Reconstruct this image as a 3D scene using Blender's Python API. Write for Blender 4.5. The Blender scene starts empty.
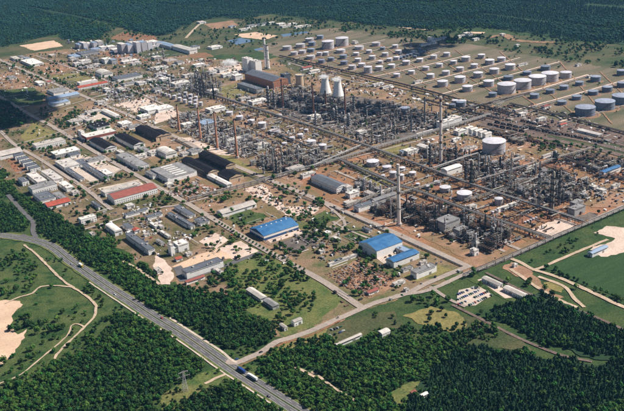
import bpy, math, random
import numpy as np
from mathutils import Vector

SC = bpy.context.scene
COL = SC.collection
# ------------------------------------------------------------------ camera, light, exposure
CAM_H = 500.0                       # flying height in metres
FPX = 850.0                         # focal length in photo pixels (624 wide)
PITCH, ROLL, YAW = math.radians(21.607), math.radians(-3.446), math.radians(34.33)
F_ = np.array([0, math.cos(PITCH), -math.sin(PITCH)]); R0 = np.array([1., 0, 0]); U0 = np.cross(R0, F_)
R_ = math.cos(ROLL) * R0 + math.sin(ROLL) * U0
U_ = -math.sin(ROLL) * R0 + math.cos(ROLL) * U0
cam_d = bpy.data.cameras.new('camera'); cam = bpy.data.objects.new('camera', cam_d); COL.objects.link(cam)
cam_d.sensor_width = 36.0; cam_d.lens = FPX / 624 * 36; cam_d.clip_start = 1; cam_d.clip_end = 40000
from mathutils import Matrix
cam.matrix_world = Matrix(((R_[0], U_[0], -F_[0], 0), (R_[1], U_[1], -F_[1], 0), (R_[2], U_[2], -F_[2], CAM_H), (0, 0, 0, 1)))
SC.camera = cam

SUN_EL, SUN_S = math.radians(47), (0.985, 0.17)     # the sun stands to the right of the picture
world = bpy.data.worlds.new('World'); SC.world = world; world.use_nodes = True
wn = world.node_tree.nodes; bg = wn['Background']
sky = wn.new('ShaderNodeTexSky'); sky.sky_type = 'NISHITA'; sky.sun_disc = False
sky.sun_elevation = SUN_EL; sky.sun_rotation = math.atan2(SUN_S[0], SUN_S[1]); sky.altitude = 60
world.node_tree.links.new(sky.outputs[0], bg.inputs[0]); bg.inputs[1].default_value = 0.05
sd = bpy.data.lights.new('sun', 'SUN'); sd.energy = 5.0; sd.angle = math.radians(0.53); sd.color = (1.0, 0.945, 0.87)
sun = bpy.data.objects.new('sun', sd); COL.objects.link(sun)
SV = Vector((SUN_S[0] * math.cos(SUN_EL), SUN_S[1] * math.cos(SUN_EL), math.sin(SUN_EL)))
sun.rotation_euler = (-SV).to_track_quat('-Z', 'Y').to_euler(); sun.location = (0, 0, 3000)
SC.view_settings.view_transform = 'Standard'; SC.view_settings.look = 'None'
SC.view_settings.exposure = 0.58; SC.view_settings.gamma = 1.0
SC.render.engine = 'CYCLES'; SC.cycles.max_bounces = 4; SC.cycles.diffuse_bounces = 1; SC.cycles.glossy_bounces = 2
SC.cycles.transparent_max_bounces = 8; SC.cycles.volume_bounces = 2; SC.cycles.use_denoising = False
SC.cycles.caustics_reflective = False; SC.cycles.caustics_refractive = False

# ------------------------------------------------------------------ photo pixel <-> world
def P(x, y, z=0.0):
    d = FPX * F_ + (x - 312) * R_ - (y - 205.5) * U_
    t = (z - CAM_H) / d[2]
    return np.array([d[0] * t, d[1] * t, z])
def PX(w):
    v = np.asarray(w, float) - (0, 0, CAM_H); f = v @ F_
    return 312 + FPX * (v @ R_) / f, 205.5 - FPX * (v @ U_) / f
AX = np.array([-math.sin(YAW), math.cos(YAW), 0]); BX = np.array([math.cos(YAW), math.sin(YAW), 0])   # site grid
def mpp(w, d):                     # metres per photo pixel at w along direction d
    a = PX(w); b = PX(np.asarray(w) + d); return 1 / math.hypot(b[0] - a[0], b[1] - a[1])
ZT = 3.9                           # reading scale of the enlarged photo tiles
TO = {(c, r): ((0, 155, 310, 464)[c], (0, 100, 200, 306)[r]) for c in range(4) for r in range(4)}
def T(c, r, pts):
    ox, oy = TO[(c, r)]; return [(ox + p[0] / ZT, oy + p[1] / ZT) + tuple(p[2:]) for p in pts]

# ------------------------------------------------------------------ materials
MATS = {}
def mat(name, c1, c2=None, scale=0.2, rough=0.8, metal=0.0, c3=None, detail=4.0, var=0.0, spec=0.25, bump=0.0, scale2=None, coord='Object', grain=0.0, gscale=0.4, stretch=None, vstreak=False):
    m = bpy.data.materials.new(name); m.use_nodes = True; nt = m.node_tree; n = nt.nodes; L = nt.links
    b = n['Principled BSDF']; b.inputs['Roughness'].default_value = rough; b.inputs['Metallic'].default_value = metal
    b.inputs['Specular IOR Level'].default_value = spec
    c2 = c2 or tuple(x * 0.72 for x in c1)
    tc = n.new('ShaderNodeTexCoord'); no = n.new('ShaderNodeTexNoise'); no.inputs['Scale'].default_value = scale
    no.inputs['Detail'].default_value = detail; no.inputs['Roughness'].default_value = 0.62
    vec = tc.outputs[coord]
    if vstreak:                    # stains that run down a shell
        mp = n.new('ShaderNodeMapping'); mp.inputs['Scale'].default_value = (1, 1, .16); L.new(vec, mp.inputs['Vector']); vec = mp.outputs[0]
    if stretch:                    # streaks that run along the site grid
        mp = n.new('ShaderNodeMapping'); mp.vector_type = 'TEXTURE'; mp.inputs['Rotation'].default_value = (0, 0, YAW); mp.inputs['Scale'].default_value = (1 / stretch, 1, 1); L.new(vec, mp.inputs['Vector']); vec = mp.outputs[0]
    L.new(vec, no.inputs['Vector'])
    r = n.new('ShaderNodeValToRGB'); e = r.color_ramp.elements
    e[0].position = 0.36; e[0].color = (*c2, 1); e[1].position = 0.64; e[1].color = (*c1, 1)
    L.new(no.outputs['Fac'], r.inputs[0]); out = r.outputs[0]
    if c3:
        no2 = n.new('ShaderNodeTexNoise'); no2.inputs['Scale'].default_value = scale2 or scale * 0.23; no2.inputs['Detail'].default_value = 5
        no2.inputs['Roughness'].default_value = 0.6
        L.new(vec, no2.inputs['Vector'])
        r2 = n.new('ShaderNodeValToRGB'); q = r2.color_ramp.elements; q[0].position = 0.40; q[0].color = (0, 0, 0, 1); q[1].position = 0.64; q[1].color = (1, 1, 1, 1)
        L.new(no2.outputs['Fac'], r2.inputs[0])
        mx = n.new('ShaderNodeMixRGB'); L.new(r2.outputs[0], mx.inputs[0]); L.new(out, mx.inputs[1]); mx.inputs[2].default_value = (*c3, 1); out = mx.outputs[0]
    if grain:
        ng_ = n.new('ShaderNodeTexNoise'); ng_.inputs['Scale'].default_value = gscale; ng_.inputs['Detail'].default_value = 3; ng_.inputs['Roughness'].default_value = .7
        L.new(tc.outputs[coord], ng_.inputs['Vector']); mg = n.new('ShaderNodeMapRange'); mg.inputs['From Min'].default_value = .3; mg.inputs['From Max'].default_value = .7
        mg.inputs['To Min'].default_value = 1 - grain; mg.inputs['To Max'].default_value = 1 + grain; L.new(ng_.outputs['Fac'], mg.inputs['Value'])
        mm = n.new('ShaderNodeMixRGB'); mm.blend_type = 'MULTIPLY'; mm.inputs[0].default_value = 1; L.new(out, mm.inputs[1]); L.new(mg.outputs[0], mm.inputs[2]); out = mm.outputs[0]
    if var:
        oi = n.new('ShaderNodeObjectInfo'); hs = n.new('ShaderNodeHueSaturation')
        mr = n.new('ShaderNodeMapRange'); mr.inputs['To Min'].default_value = 1 - var; mr.inputs['To Max'].default_value = 1 + var
        L.new(oi.outputs['Random'], mr.inputs['Value']); L.new(mr.outputs[0], hs.inputs['Value'])
        mh = n.new('ShaderNodeMath'); mh.operation = 'MULTIPLY_ADD'; mh.inputs[1].default_value = 7.31; mh.inputs[2].default_value = 0.0
        L.new(oi.outputs['Random'], mh.inputs[0]); fr = n.new('ShaderNodeMath'); fr.operation = 'FRACT'; L.new(mh.outputs[0], fr.inputs[0])
        m2 = n.new('ShaderNodeMapRange'); m2.inputs['To Min'].default_value = 0.5 - var * 0.06; m2.inputs['To Max'].default_value = 0.5 + var * 0.06
        L.new(fr.outputs[0], m2.inputs['Value']); L.new(m2.outputs[0], hs.inputs['Hue'])
        L.new(out, hs.inputs['Color']); out = hs.outputs[0]
    L.new(out, b.inputs['Base Color'])
    if bump:
        bp = n.new('ShaderNodeBump'); bp.inputs['Strength'].default_value = bump; bp.inputs['Distance'].default_value = 0.6
        L.new(no.outputs['Fac'], bp.inputs['Height']); L.new(bp.outputs[0], b.inputs['Normal'])
    MATS[name] = m; return m

mat('meadow', (0.0494, 0.0643, 0.0209), (0.0224, 0.0434, 0.0128), .05, .95, c3=(0.0972, 0.0823, 0.0374), detail=8, grain=.45)
mat('dark_meadow', (.030, .064, .014), (.012, .034, .008), .08, .95, c3=(.052, .072, .019), detail=10, scale2=.03, grain=.6, gscale=.5)
mat('forest_floor', (.018, .045, .016), (.012, .032, .012), .05, .95, detail=6)
mat('site_soil', (0.3173, 0.1847, 0.1198), (0.1866, 0.1190, 0.0654), .035, .95, c3=(0.1166, 0.0944, 0.0363), detail=10, scale2=.013, grain=.40)
mat('farm_soil', (.125, .105, .062), (.062, .068, .032), .03, .95, c3=(.18, .135, .09), detail=10, scale2=.016, grain=.5, stretch=.22)
mat('yard_mix', (0.2592, 0.1634, 0.1109), (0.1296, 0.0950, 0.0470), .04, .95, c3=(0.0605, 0.0646, 0.0202), detail=10, scale2=.017, grain=.45)
mat('plant_soil', (0.3393, 0.1582, 0.0839), (0.2056, 0.0949, 0.0528), .03, .95, c3=(0.1747, 0.1085, 0.0496), detail=10, scale2=.014, grain=.40)
mat('rough_grass', (.130, .115, .042), (.055, .078, .024), .04, .95, c3=(.21, .135, .082), detail=9, scale2=.02, grain=.45)
mat('dry_grass', (0.2125, 0.1700, 0.0595), (0.1275, 0.1190, 0.0382), .05, .95, detail=8, grain=.3)
mat('green_grass', (.042, .078, .017), (.014, .040, .009), .07, .95, c3=(.072, .088, .026), detail=10, scale2=.035, grain=.6, gscale=.5)
mat('crop', (0.0270, 0.0612, 0.0162), (0.0180, 0.0468, 0.0117), .06, .95, detail=8, grain=.3, stretch=.12)
mat('sand', (0.5808, 0.4048, 0.2816), (0.4664, 0.3168, 0.2156), .03, .95, detail=8, grain=.15)
mat('dirt', (0.3454, 0.1947, 0.1205), (0.2303, 0.1285, 0.0792), .04, .95, c3=(0.1683, 0.1130, 0.0551), detail=9, scale2=.025, grain=.35)
mat('red_soil', (0.2754, 0.1170, 0.0628), (0.1836, 0.0808, 0.0457), .05, .95, c3=(0.1561, 0.1050, 0.0465), detail=9, scale2=.03, grain=.4)
mat('dark_soil', (.15, .120, .100), (.075, .062, .055), .06, .95, detail=8, grain=.4)
mat('verge_grass', (.092, .118, .030), (.045, .078, .018), .06, .95, c3=(.13, .125, .04), detail=9, scale2=.03, grain=.5)
mat('concrete', (0.5853, 0.4484, 0.3634), (0.4437, 0.3351, 0.2690), .05, .9, detail=8, grain=.18)
mat('pale_pave', (0.5236, 0.4208, 0.3460), (0.4021, 0.3272, 0.2618), .06, .9, detail=8, grain=.2)
mat('road_pale', (0.3280, 0.2665, 0.2214), (0.2624, 0.2132, 0.1804), .05, .9, detail=8, grain=.18)
mat('asphalt', (0.1200, 0.1120, 0.1120), (0.0896, 0.0848, 0.0864), .05, .9, detail=8, grain=.12)
mat('asphalt_dark', (.075, .072, .075), (.055, .053, .056), .06, .9, detail=8)
mat('ballast', (.16, .108, .085), (.10, .07, .055), .1, .95, detail=8, grain=.4)
mat('track_path', (0.4592, 0.3444, 0.2460), (0.3526, 0.2624, 0.1804), .08, .95, detail=8, grain=.25)
mat('pond', (.11, .16, .24), (.09, .14, .21), .01, .08, spec=.5)
mat('paint_white', (.78, .77, .73), (.66, .65, .61), .3, .7)
# object surfaces
mat('tank_pale', (.53, .53, .58), (.36, .35, .38), 5.0, .6, var=.12, vstreak=True, c3=(.40, .35, .32), scale2=2.2)
mat('tank_roof', (.60, .58, .61), (.44, .42, .45), 3.0, .7, var=.12, detail=6)
mat('tank_blue', (.21, .235, .295), (.13, .15, .19), 5.0, .6, var=.16, vstreak=True)
mat('tank_blue_roof', (.29, .31, .38), (.18, .20, .25), 3.0, .7, var=.16, detail=6)
mat('silver', (.44, .42, .40), (.30, .285, .27), .25, .62, metal=0, var=.2)
mat('steel_grey', (.255, .238, .222), (.165, .152, .142), .3, .65, var=.25)
mat('steel_dark', (.042, .038, .037), (.024, .023, .023), .3, .65, var=.2)
mat('steel_blue', (.13, .135, .155), (.08, .087, .105), .3, .6, var=.2)
mat('rust', (.185, .105, .068), (.11, .066, .046), .3, .85, var=.25)
mat('insulation', (.40, .35, .285), (.30, .26, .21), .3, .7, var=.15)
mat('brick', (.46, .215, .125), (.36, .165, .10), .25, .9)
mat('brick_orange', (.58, .285, .175), (.47, .225, .135), .25, .9)
mat('shaft_pale', (.80, .70, .63), (.70, .60, .53), .06, .85)
mat('shaft_brown', (.20, .085, .055), (.15, .065, .045), .1, .85)
mat('wall_white', (.82, .79, .75), (.72, .69, .65), .25, .8, var=.06)
mat('wall_tan', (.56, .42, .28), (.47, .35, .23), .25, .85, var=.08)
mat('wall_grey', (.42, .40, .38), (.34, .325, .31), .25, .85, var=.08)
mat('wall_blue', (.035, .085, .20), (.03, .07, .17), .25, .7)
mat('wall_red', (.32, .10, .075), (.25, .08, .06), .25, .8)
mat('roof_white', (.68, .63, .57), (.46, .42, .38), .10, .85, var=.22, detail=7)
mat('roof_pale', (.46, .41, .365), (.30, .27, .24), .10, .85, var=.2, detail=7)
mat('roof_grey', (.25, .24, .235), (.15, .145, .145), .10, .85, var=.12)
mat('roof_slate', (.115, .125, .145), (.085, .093, .11), .12, .8, var=.12)
mat('roof_black', (.016, .014, .017), (.010, .009, .011), .10, .95, var=.10, spec=.08)
mat('roof_blue', (.026, .125, .285), (.017, .080, .19), .14, .6, c3=(.05, .15, .29), scale2=.04, detail=8)
mat('roof_lightblue', (.25, .32, .42), (.20, .265, .36), .08, .6)
mat('roof_redbrown', (.27, .085, .065), (.21, .065, .05), .12, .85)
mat('roof_red', (.38, .080, .050), (.25, .055, .036), .15, .85, detail=7)
mat('glass', (.035, .045, .060), (.025, .033, .045), .3, .15, spec=.5)
mat('skylight', (.70, .74, .76), (.6, .64, .66), .3, .4)
mat('rubber', (.02, .02, .02), (.015, .015, .015), 1, .9)
mat('car_red', (.45, .03, .02), None, 1, .35); mat('car_white', (.75, .75, .73), None, 1, .35); mat('car_blue', (.03, .07, .25), None, 1, .35)
mat('car_black', (.02, .02, .022), None, 1, .3); mat('car_silver', (.42, .43, .44), None, 1, .3); mat('car_yellow', (.70, .50, .04), None, 1, .4)
mat('car_green', (.03, .12, .06), None, 1, .4)
mat('bark', (.07, .05, .035), (.045, .033, .024), 1, .95)
def leaf_mat(name, c, c2, var):
    m = mat(name, c, c2, .45, .75, var=var, spec=.12); return m
leaf_mat('leaf_broad', (.046, .112, .020), (.010, .034, .007), .55)
leaf_mat('leaf_light', (.074, .142, .024), (.022, .058, .011), .4)
leaf_mat('leaf_pine', (.022, .060, .024), (.009, .028, .013), .45)
leaf_mat('leaf_dark', (.024, .062, .016), (.008, .026, .008), .45)
leaf_mat('leaf_hazed', (.024, .078, .048), (.010, .038, .026), .4)  # far-forest leaves, with the blue of distance haze put into the colour

# ------------------------------------------------------------------ mesh builder
class MB:
    def __init__(s): s.v = []; s.f = []; s.m = []
    def add(s, vs, fs, mi=0):
        o = len(s.v); s.v.extend(vs); s.f.extend([tuple(i + o for i in f) for f in fs]); s.m.extend([mi] * len(fs)); return s
    def box(s, x, y, z, lx, ly, lz, mi=0, rz=0.0, bottom=False):          # z is the underside
        c, n = math.cos(rz), math.sin(rz); vs = []
        for dz in (0, lz):
            for sx, sy in ((-1, -1), (1, -1), (1, 1), (-1, 1)):
                a, b = sx * lx / 2, sy * ly / 2; vs.append((x + a * c - b * n, y + a * n + b * c, z + dz))
        fs = [(4, 5, 6, 7), (0, 1, 5, 4), (1, 2, 6, 5), (2, 3, 7, 6), (3, 0, 4, 7)]
        if bottom or z > 0.3: fs.append((3, 2, 1, 0))
        return s.add(vs, fs, mi)
    def cyl(s, x, y, z0, z1, r0, r1=None, n=16, mi=0, top=True, bottom=False):
        r1 = r0 if r1 is None else r1; vs = []
        for z, r in ((z0, r0), (z1, r1)):
            vs += [(x + r * math.cos(2 * math.pi * k / n), y + r * math.sin(2 * math.pi * k / n), z) for k in range(n)]
        fs = [(k, (k + 1) % n, n + (k + 1) % n, n + k) for k in range(n)]
        if top: fs.append(tuple(range(n, 2 * n)))
        if bottom: fs.append(tuple(range(n - 1, -1, -1)))
        return s.add(vs, fs, mi)
    def lathe(s, prof, n=24, mi=0, x=0, y=0):                               # prof: (r, z) pairs
        vs = []
        for r, z in prof: vs += [(x + r * math.cos(2 * math.pi * k / n), y + r * math.sin(2 * math.pi * k / n), z) for k in range(n)]
        fs = [(i * n + k, i * n + (k + 1) % n, (i + 1) * n + (k + 1) % n, (i + 1) * n + k) for i in range(len(prof) - 1) for k in range(n)]
        if prof[-1][0] > 1e-3: fs.append(tuple(range((len(prof) - 1) * n, len(prof) * n)))
        return s.add(vs, fs, mi)
    def tube(s, p, q, r, n=6, mi=0, r1=None):
        p = Vector(p); q = Vector(q); d = (q - p).normalized(); u = d.orthogonal().normalized(); w = d.cross(u); vs = []
        for b, rr in ((p, r), (q, r if r1 is None else r1)):
            for k in range(n):
                a = 2 * math.pi * k / n; vs.append(tuple(b + u * (rr * math.cos(a)) + w * (rr * math.sin(a))))
        fs = [(k, (k + 1) % n, n + (k + 1) % n, n + k) for k in range(n)] + [tuple(range(n - 1, -1, -1)), tuple(range(n, 2 * n))]
        return s.add(vs, fs, mi)
    def mesh(s, name, mats, smooth=False):
        me = bpy.data.meshes.new(name); me.from_pydata(s.v, [], s.f)
        for m in (mats if isinstance(mats, (list, tuple)) else [mats]): me.materials.append(MATS[m])
        if any(s.m): me.polygons.foreach_set('material_index', s.m)
        if smooth:
            me.shade_smooth(); me.set_sharp_from_angle(angle=math.radians(38))
        me.update(); return me
def link(name, me, parent=None, loc=None):
    o = bpy.data.objects.new(name, me); COL.objects.link(o)
    if parent: o.parent = parent
    if loc is not None: o.location = loc
    return o
def part(name, mb, mats, parent, smooth=False, kind=None):
    o = link(name, mb.mesh(name, mats, smooth), parent)
    if kind: o['kind'] = kind
    return o
THINGS = []                        # (object, description, pixel) waiting for their label
def thing(name, desc, cat, loc, rz=0.0, group=None, label=None, scale=None):
    o = bpy.data.objects.new(name, None); COL.objects.link(o); o.empty_display_size = 0.5
    return tagged(o, desc, cat, loc, rz, group, label, scale)
def tagged(o, desc, cat, loc, rz=0.0, group=None, label=None, scale=None):
    o.location = loc; o.rotation_euler = (0, 0, rz); o['category'] = cat; o['kind'] = 'thing'
    if scale is not None: o.scale = scale
    if group: o['group'] = group
    elif 'group' in o: del o['group']
    if label: o['label'] = label
    else: THINGS.append((o, desc, PX(loc)))
    return o
def dup(root, desc, cat, loc, rz, group=None, label=None, scale=(1, 1, 1), swap=None):
    r = root.copy(); COL.objects.link(r)
    for ch in root.children:
        c = ch.copy(); COL.objects.link(c); c.parent = r
        if swap and ch.data and ch.data.name in swap: c.data = swap[ch.data.name]
        for g in ch.children:
            d = g.copy(); COL.objects.link(d); d.parent = c
    return tagged(r, desc, cat, loc, rz, group, label, scale)
def drop(root):                    # take a pattern piece out of the scene again
    for ch in list(root.children):
        for g in list(ch.children): bpy.data.objects.remove(g)
        bpy.data.objects.remove(ch)
    bpy.data.objects.remove(root)
    THINGS[:] = [t for t in THINGS if alive(t[0])]
def alive(o):
    try: o.name; return True
    except ReferenceError: return False
LANDMARKS = [((330, 92), 'the cooling towers'), ((525, 84), 'the four giant tanks'), ((264, 58), 'the white power stacks'),
    ((208, 135), 'the brick chimney row'), ((440, 160), 'the tallest pale chimney'), ((398, 222), 'the black plant chimney'),
    ((385, 250), 'the paired blue halls'), ((274, 230), 'the lone blue hall'), ((600, 110), 'the right-edge blue tanks'),
    ((235, 366), 'the highway junction'), ((474, 297), 'the car park'), ((130, 194), 'the red-brown roof'), ((10, 340), 'the sandy pit'),
    ((40, 46), 'the sandy rectangle'), ((362, 278), 'the scrap yard'), ((494, 152), 'the lone wide tank'), ((602, 275), 'the dark field'),
    ((30, 228), 'the slip road loop'), ((62, 97), 'the pale blue shed'), ((240, 41), 'the square pond'), ((135, 46), 'the pale block cluster'),
    ((168, 152), 'the parallel black halls'), ((285, 82), 'the dark boiler house'), ((545, 200), 'the right-hand column cluster'), ((340, 182), 'the windowed works building')]
ORD = 'first second third fourth fifth sixth seventh eighth ninth tenth eleventh twelfth thirteenth fourteenth fifteenth sixteenth seventeenth eighteenth nineteenth twentieth'.split()
def ordinal(i):
    if i < 20: return ORD[i]
    t = {2: 'twenty', 3: 'thirty', 4: 'forty', 5: 'fifty', 6: 'sixty', 7: 'seventy', 8: 'eighty', 9: 'ninety'}[(i + 1) // 10] if i < 99 else 'hundred'
    u = (i + 1) % 10
    return (t[:-1] + 'ieth') if u == 0 and i < 99 else t + '-' + ORD[u - 1]
def write_labels():
    g = {}
    for o, desc, px in THINGS:
        if not alive(o): continue
        best = min(LANDMARKS, key=lambda l: math.hypot(l[0][0] - px[0], 1.6 * (l[0][1] - px[1])))
        dx, dy = px[0] - best[0][0], 1.6 * (px[1] - best[0][1])
        rel = ('left of' if dx < 0 else 'right of') if abs(dx) > abs(dy) else ('beyond' if dy < 0 else 'in front of')
        g.setdefault((desc, rel, best[1]), []).append((math.hypot(dx, dy), o))
    for (desc, rel, lm), l in g.items():
        l.sort(key=lambda t: t[0])
        for i, (_, o) in enumerate(l):
            o['label'] = f'{desc} {rel} {lm}' + ('' if len(l) == 1 else (', the nearest' if i == 0 else f', {ordinal(i)} nearest'))
def struct(o, label=None):
    o['kind'] = 'structure'
    if label: o['label'] = label
    return o
def smooth_line(pts, step=6.0):    # Catmull-Rom through world points
    p = [np.asarray(a, float) for a in pts]; p = [2 * p[0] - p[1]] + p + [2 * p[-1] - p[-2]]; out = []
    for i in range(1, len(p) - 2):
        n = max(2, int(np.linalg.norm(p[i + 1] - p[i]) / step))
        for k in range(n):
            t = k / n; a, b, c, d = p[i - 1:i + 3]
            out.append(.5 * (2 * b + (c - a) * t + (2 * a - 5 * b + 4 * c - d) * t * t + (3 * b - a - 3 * c + d) * t ** 3))
    out.append(p[-2]); return out
def offset_line(w, off):
    w = np.array(w); d = np.gradient(w, axis=0); d /= np.linalg.norm(d[:, :2], axis=1)[:, None] + 1e-9
    r = w.copy(); r[:, 0] += d[:, 1] * off; r[:, 1] -= d[:, 0] * off; return r
ZL = [0.0]
def layer():
    ZL[0] += 0.006; return ZL[0]
def ribbon(name, w, width, m, z, label=None, parent=None, jag=0.0):
    rn = random.Random(len(name) + int(width * 10)); l = offset_line(w, -width / 2); r = offset_line(w, width / 2); n = len(l)
    if jag:
        for q in (l, r): q[:, :2] += np.array([[rn.uniform(-jag, jag), rn.uniform(-jag, jag)] for _ in range(n)])
    mb = MB(); mb.add([(a[0], a[1], z) for a in l] + [(a[0], a[1], z) for a in r], [(i, n + i, n + i + 1, i + 1) for i in range(n - 1)])
    o = link(name, mb.mesh(name, m), parent)
    return o if parent else struct(o, label)
def road(name, px, width, m, label=None, jag=0.0):
    return ribbon(name, smooth_line([P(*p) for p in px]), width, m, 0.75 + layer() * .2, label, jag=jag)
def patch(name, px, m, label=None, ragged=2.0, seed=1, world=False):
    w = np.array([P(*p) for p in px]) if not world else np.array(px); rn = random.Random(seed + len(px) * 7 + int(abs(w[0][0]))); out = []
    n = len(w)
    for i in range(n):
        a, b = w[i], w[(i + 1) % n]; L = np.linalg.norm(b - a); k = max(1, int(L / 6)) if ragged else 1
        nrm = np.array([b[1] - a[1], a[0] - b[0], 0]) / (L + 1e-6); ph = rn.uniform(0, 6)
        for j in range(k):
            t = j / k; q = a + (b - a) * t
            if ragged: q = q + nrm * (min(1, 5 * t * (1 - t)) * ragged * (math.sin(ph + t * L * .06) + .6 * math.sin(ph * 2 + t * L * .21) + rn.uniform(-.9, .9)))
            out.append((q[0], q[1]))
    z = layer(); mb = MB(); mb.add([(a, b, z) for a, b in out], [tuple(range(len(out)))])
    me = mb.mesh(name, m)
    if me.polygons[0].normal.z < 0: me.flip_normals()
    return struct(link(name, me), label)
def inside(poly, x, y):            # numpy point in polygon
    x = np.asarray(x); y = np.asarray(y); c = np.zeros(x.shape, bool); n = len(poly)
    for i in range(n):
        x1, y1 = poly[i][:2]; x2, y2 = poly[i - 1][:2]
        c ^= ((y1 > y) != (y2 > y)) & (x < (x2 - x1) * (y - y1) / (y2 - y1 + 1e-12) + x1)
    return c
# ------------------------------------------------------------------ the ground
gm = MB(); gm.add([(-9000, -4000, 0), (9000, -4000, 0), (9000, 14000, 0), (-9000, 14000, 0)], [(0, 1, 2, 3)])
struct(link('ground', gm.mesh('ground', 'dark_meadow')), 'dark green rough grassland all around the refinery')
SITE = [(0, 60), (40, 52), (100, 46), (160, 52), (240, 62), (290, 56), (330, 66), (400, 82), (480, 103), (560, 120), (624, 134), (660, 145), (660, 192), (624, 206), (560, 233), (477, 270),
        (440, 281), (400, 297), (352, 315), (315, 326), (285, 338), (262, 322), (230, 300), (180, 287), (150, 271), (128, 252), (110, 238), (80, 227), (40, 206), (20, 192), (-20, 160), (-30, 70)]
FARM = [(300, 62), (255, 50), (290, 33), (335, 28), (400, 38), (470, 44), (545, 58), (640, 72), (660, 90), (660, 142), (560, 120), (480, 105), (400, 84)]
NORTH = [(-30, 62), (0, 47), (40, 38), (62, 37), (100, 34), (118, 27), (150, 34), (182, 27), (200, 20), (270, 15), (350, 22), (420, 30), (500, 33), (566, 41), (660, 48), (660, 80), (545, 60), (470, 48), (400, 42), (335, 32), (290, 40), (255, 54), (160, 56), (100, 50), (40, 58), (-30, 75)]
patch('meadow', NORTH, 'meadow', 'olive meadow between the far woods and the works', 6)
patch('tank_farm_ground', FARM, 'farm_soil', 'grassy ground with earth strips of the tank farm', 5)
patch('works_ground', SITE, 'site_soil', 'mottled tan and olive ground of the refinery site', 5)
patch('works_ground', [(320, 165), (380, 150), (440, 150), (480, 145), (560, 158), (660, 178), (660, 190), (624, 206), (545, 240), (477, 269), (400, 236), (330, 206), (300, 180)], 'plant_soil', 'reddish brown ground of the process plants', 4)
patch('works_ground', [(-20, 132), (20, 122), (60, 116), (100, 128), (150, 160), (188, 200), (250, 240), (300, 275), (290, 310), (200, 287), (150, 271), (128, 252), (80, 227), (20, 192), (-20, 160)], 'yard_mix', 'grassy and paved ground of the workshop quarter', 4)
patch('works_ground', [(-20, 66), (60, 54), (150, 58), (240, 72), (200, 110), (160, 128), (100, 102), (40, 78)], 'yard_mix', 'grassy ground of the far left yards', 5)
patch('works_ground', [(300, 207), (345, 217), (400, 242), (468, 272), (400, 296), (352, 314), (315, 325), (285, 337), (262, 321), (235, 300), (290, 285), (310, 270), (270, 245), (285, 225)], 'rough_grass', 'rough grass around the blue-roofed halls', 3)
patch('works_ground', [(222, 262), (250, 250), (276, 252), (322, 284), (345, 300), (320, 321), (285, 336), (262, 320), (230, 299)], 'verge_grass', 'overgrown grassland between wood and avenue', 3)
LOWLEFT = [(-20, 232), (20, 240), (40, 247), (66, 266), (92, 285), (112, 300), (132, 314), (104, 325), (98, 336), (70, 355), (30, 382), (-20, 398)]
patch('meadow', LOWLEFT, 'green_grass', 'green rough meadow beside the sandy pit', 3)
def tp(name, c, r, pts, m, label=None, rag=2.0): return patch(name, T(c, r, pts), m, label, rag, seed=c * 31 + r * 7)
tp('sand_field', 0, 0, [(75, 178), (210, 158), (248, 180), (135, 198)], 'sand', 'bare pinkish sand rectangle below the far woods')
tp('dirt_yard', 0, 0, [(0, 290), (60, 280), (125, 325), (110, 345), (60, 352), (0, 345)], 'dirt', 'brown dirt yard at the left edge')
tp('dirt_yard', 0, 0, [(430, 150), (480, 125), (600, 140), (624, 165), (500, 165)], 'red_soil', 'reddish bare soil behind the pale block cluster')
tp('dirt_yard', 0, 0, [(400, 205), (520, 200), (580, 235), (470, 255)], 'red_soil', 'reddish yard with low white sheds')
tp('dirt_yard', 0, 0, [(130, 255), (230, 235), (300, 270), (190, 295)], 'dirt', 'dirt yard beside the tree-lined road')
tp('grass_plot', 0, 0, [(500, 200), (624, 195), (624, 232), (560, 225)], 'meadow', 'green plot behind the low sheds')
tp('grass_plot', 0, 0, [(190, 300), (300, 280), (400, 320), (310, 320)], 'dry_grass', 'dry grass plot near the red striped building')
tp('grass_plot', 0, 0, [(0, 355), (130, 340), (180, 375), (160, 410), (0, 410)], 'green_grass', 'green grass in cloud shade left of the long pale blue shed')
tp('pond', 1, 0, [(280, 160), (335, 148), (390, 160), (320, 175)], 'pond', 'square blue-grey pond', .8)
tp('pond', 1, 0, [(490, 135), (590, 122), (602, 128), (500, 144)], 'pond', 'narrow blue-grey pond beside the sandy oval', .8)
tp('pond', 1, 0, [(385, 192), (415, 187), (425, 193), (395, 199)], 'pond', 'tiny blue pond', .5)
tp('sand_field', 1, 0, [(310, 135), (390, 126), (480, 140), (430, 155), (340, 147)], 'sand', 'pale sandy oval behind the pond')
tp('dirt_yard', 1, 0, [(190, 95), (300, 80), (330, 100), (230, 115)], 'dirt', 'bare earth strip near the far woods')
tp('dirt_yard', 1, 0, [(120, 208), (200, 205), (230, 222), (150, 228)], 'red_soil', 'reddish lot left of the steam cloud')
tp('dirt_yard', 1, 0, [(200, 265), (330, 250), (350, 285), (240, 290)], 'concrete', 'pale yard before the steam cloud')
tp('grass_plot', 1, 0, [(470, 235), (540, 225), (624, 255), (624, 300), (540, 275)], 'meadow', 'green strip between power station and tanks', 3)
tp('grass_plot', 1, 0, [(215, 348), (325, 325), (402, 352), (300, 386)], 'dry_grass', 'dry yellow rectangle before the dark boiler house')
tp('grass_plot', 1, 0, [(0, 195), (60, 205), (120, 215), (40, 225), (0, 222)], 'meadow', 'green plot beside the long pale hall')
tp('car_lot', 0, 1, [(15, 232), (45, 222), (110, 275), (70, 292)], 'red_soil', 'reddish parking lot behind the stepped houses', .8)
tp('grass_plot', 0, 1, [(80, 140), (130, 90), (215, 125), (170, 160), (120, 185)], 'dry_grass', 'dry grass lawn before the cloud-shaded wood')
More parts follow.
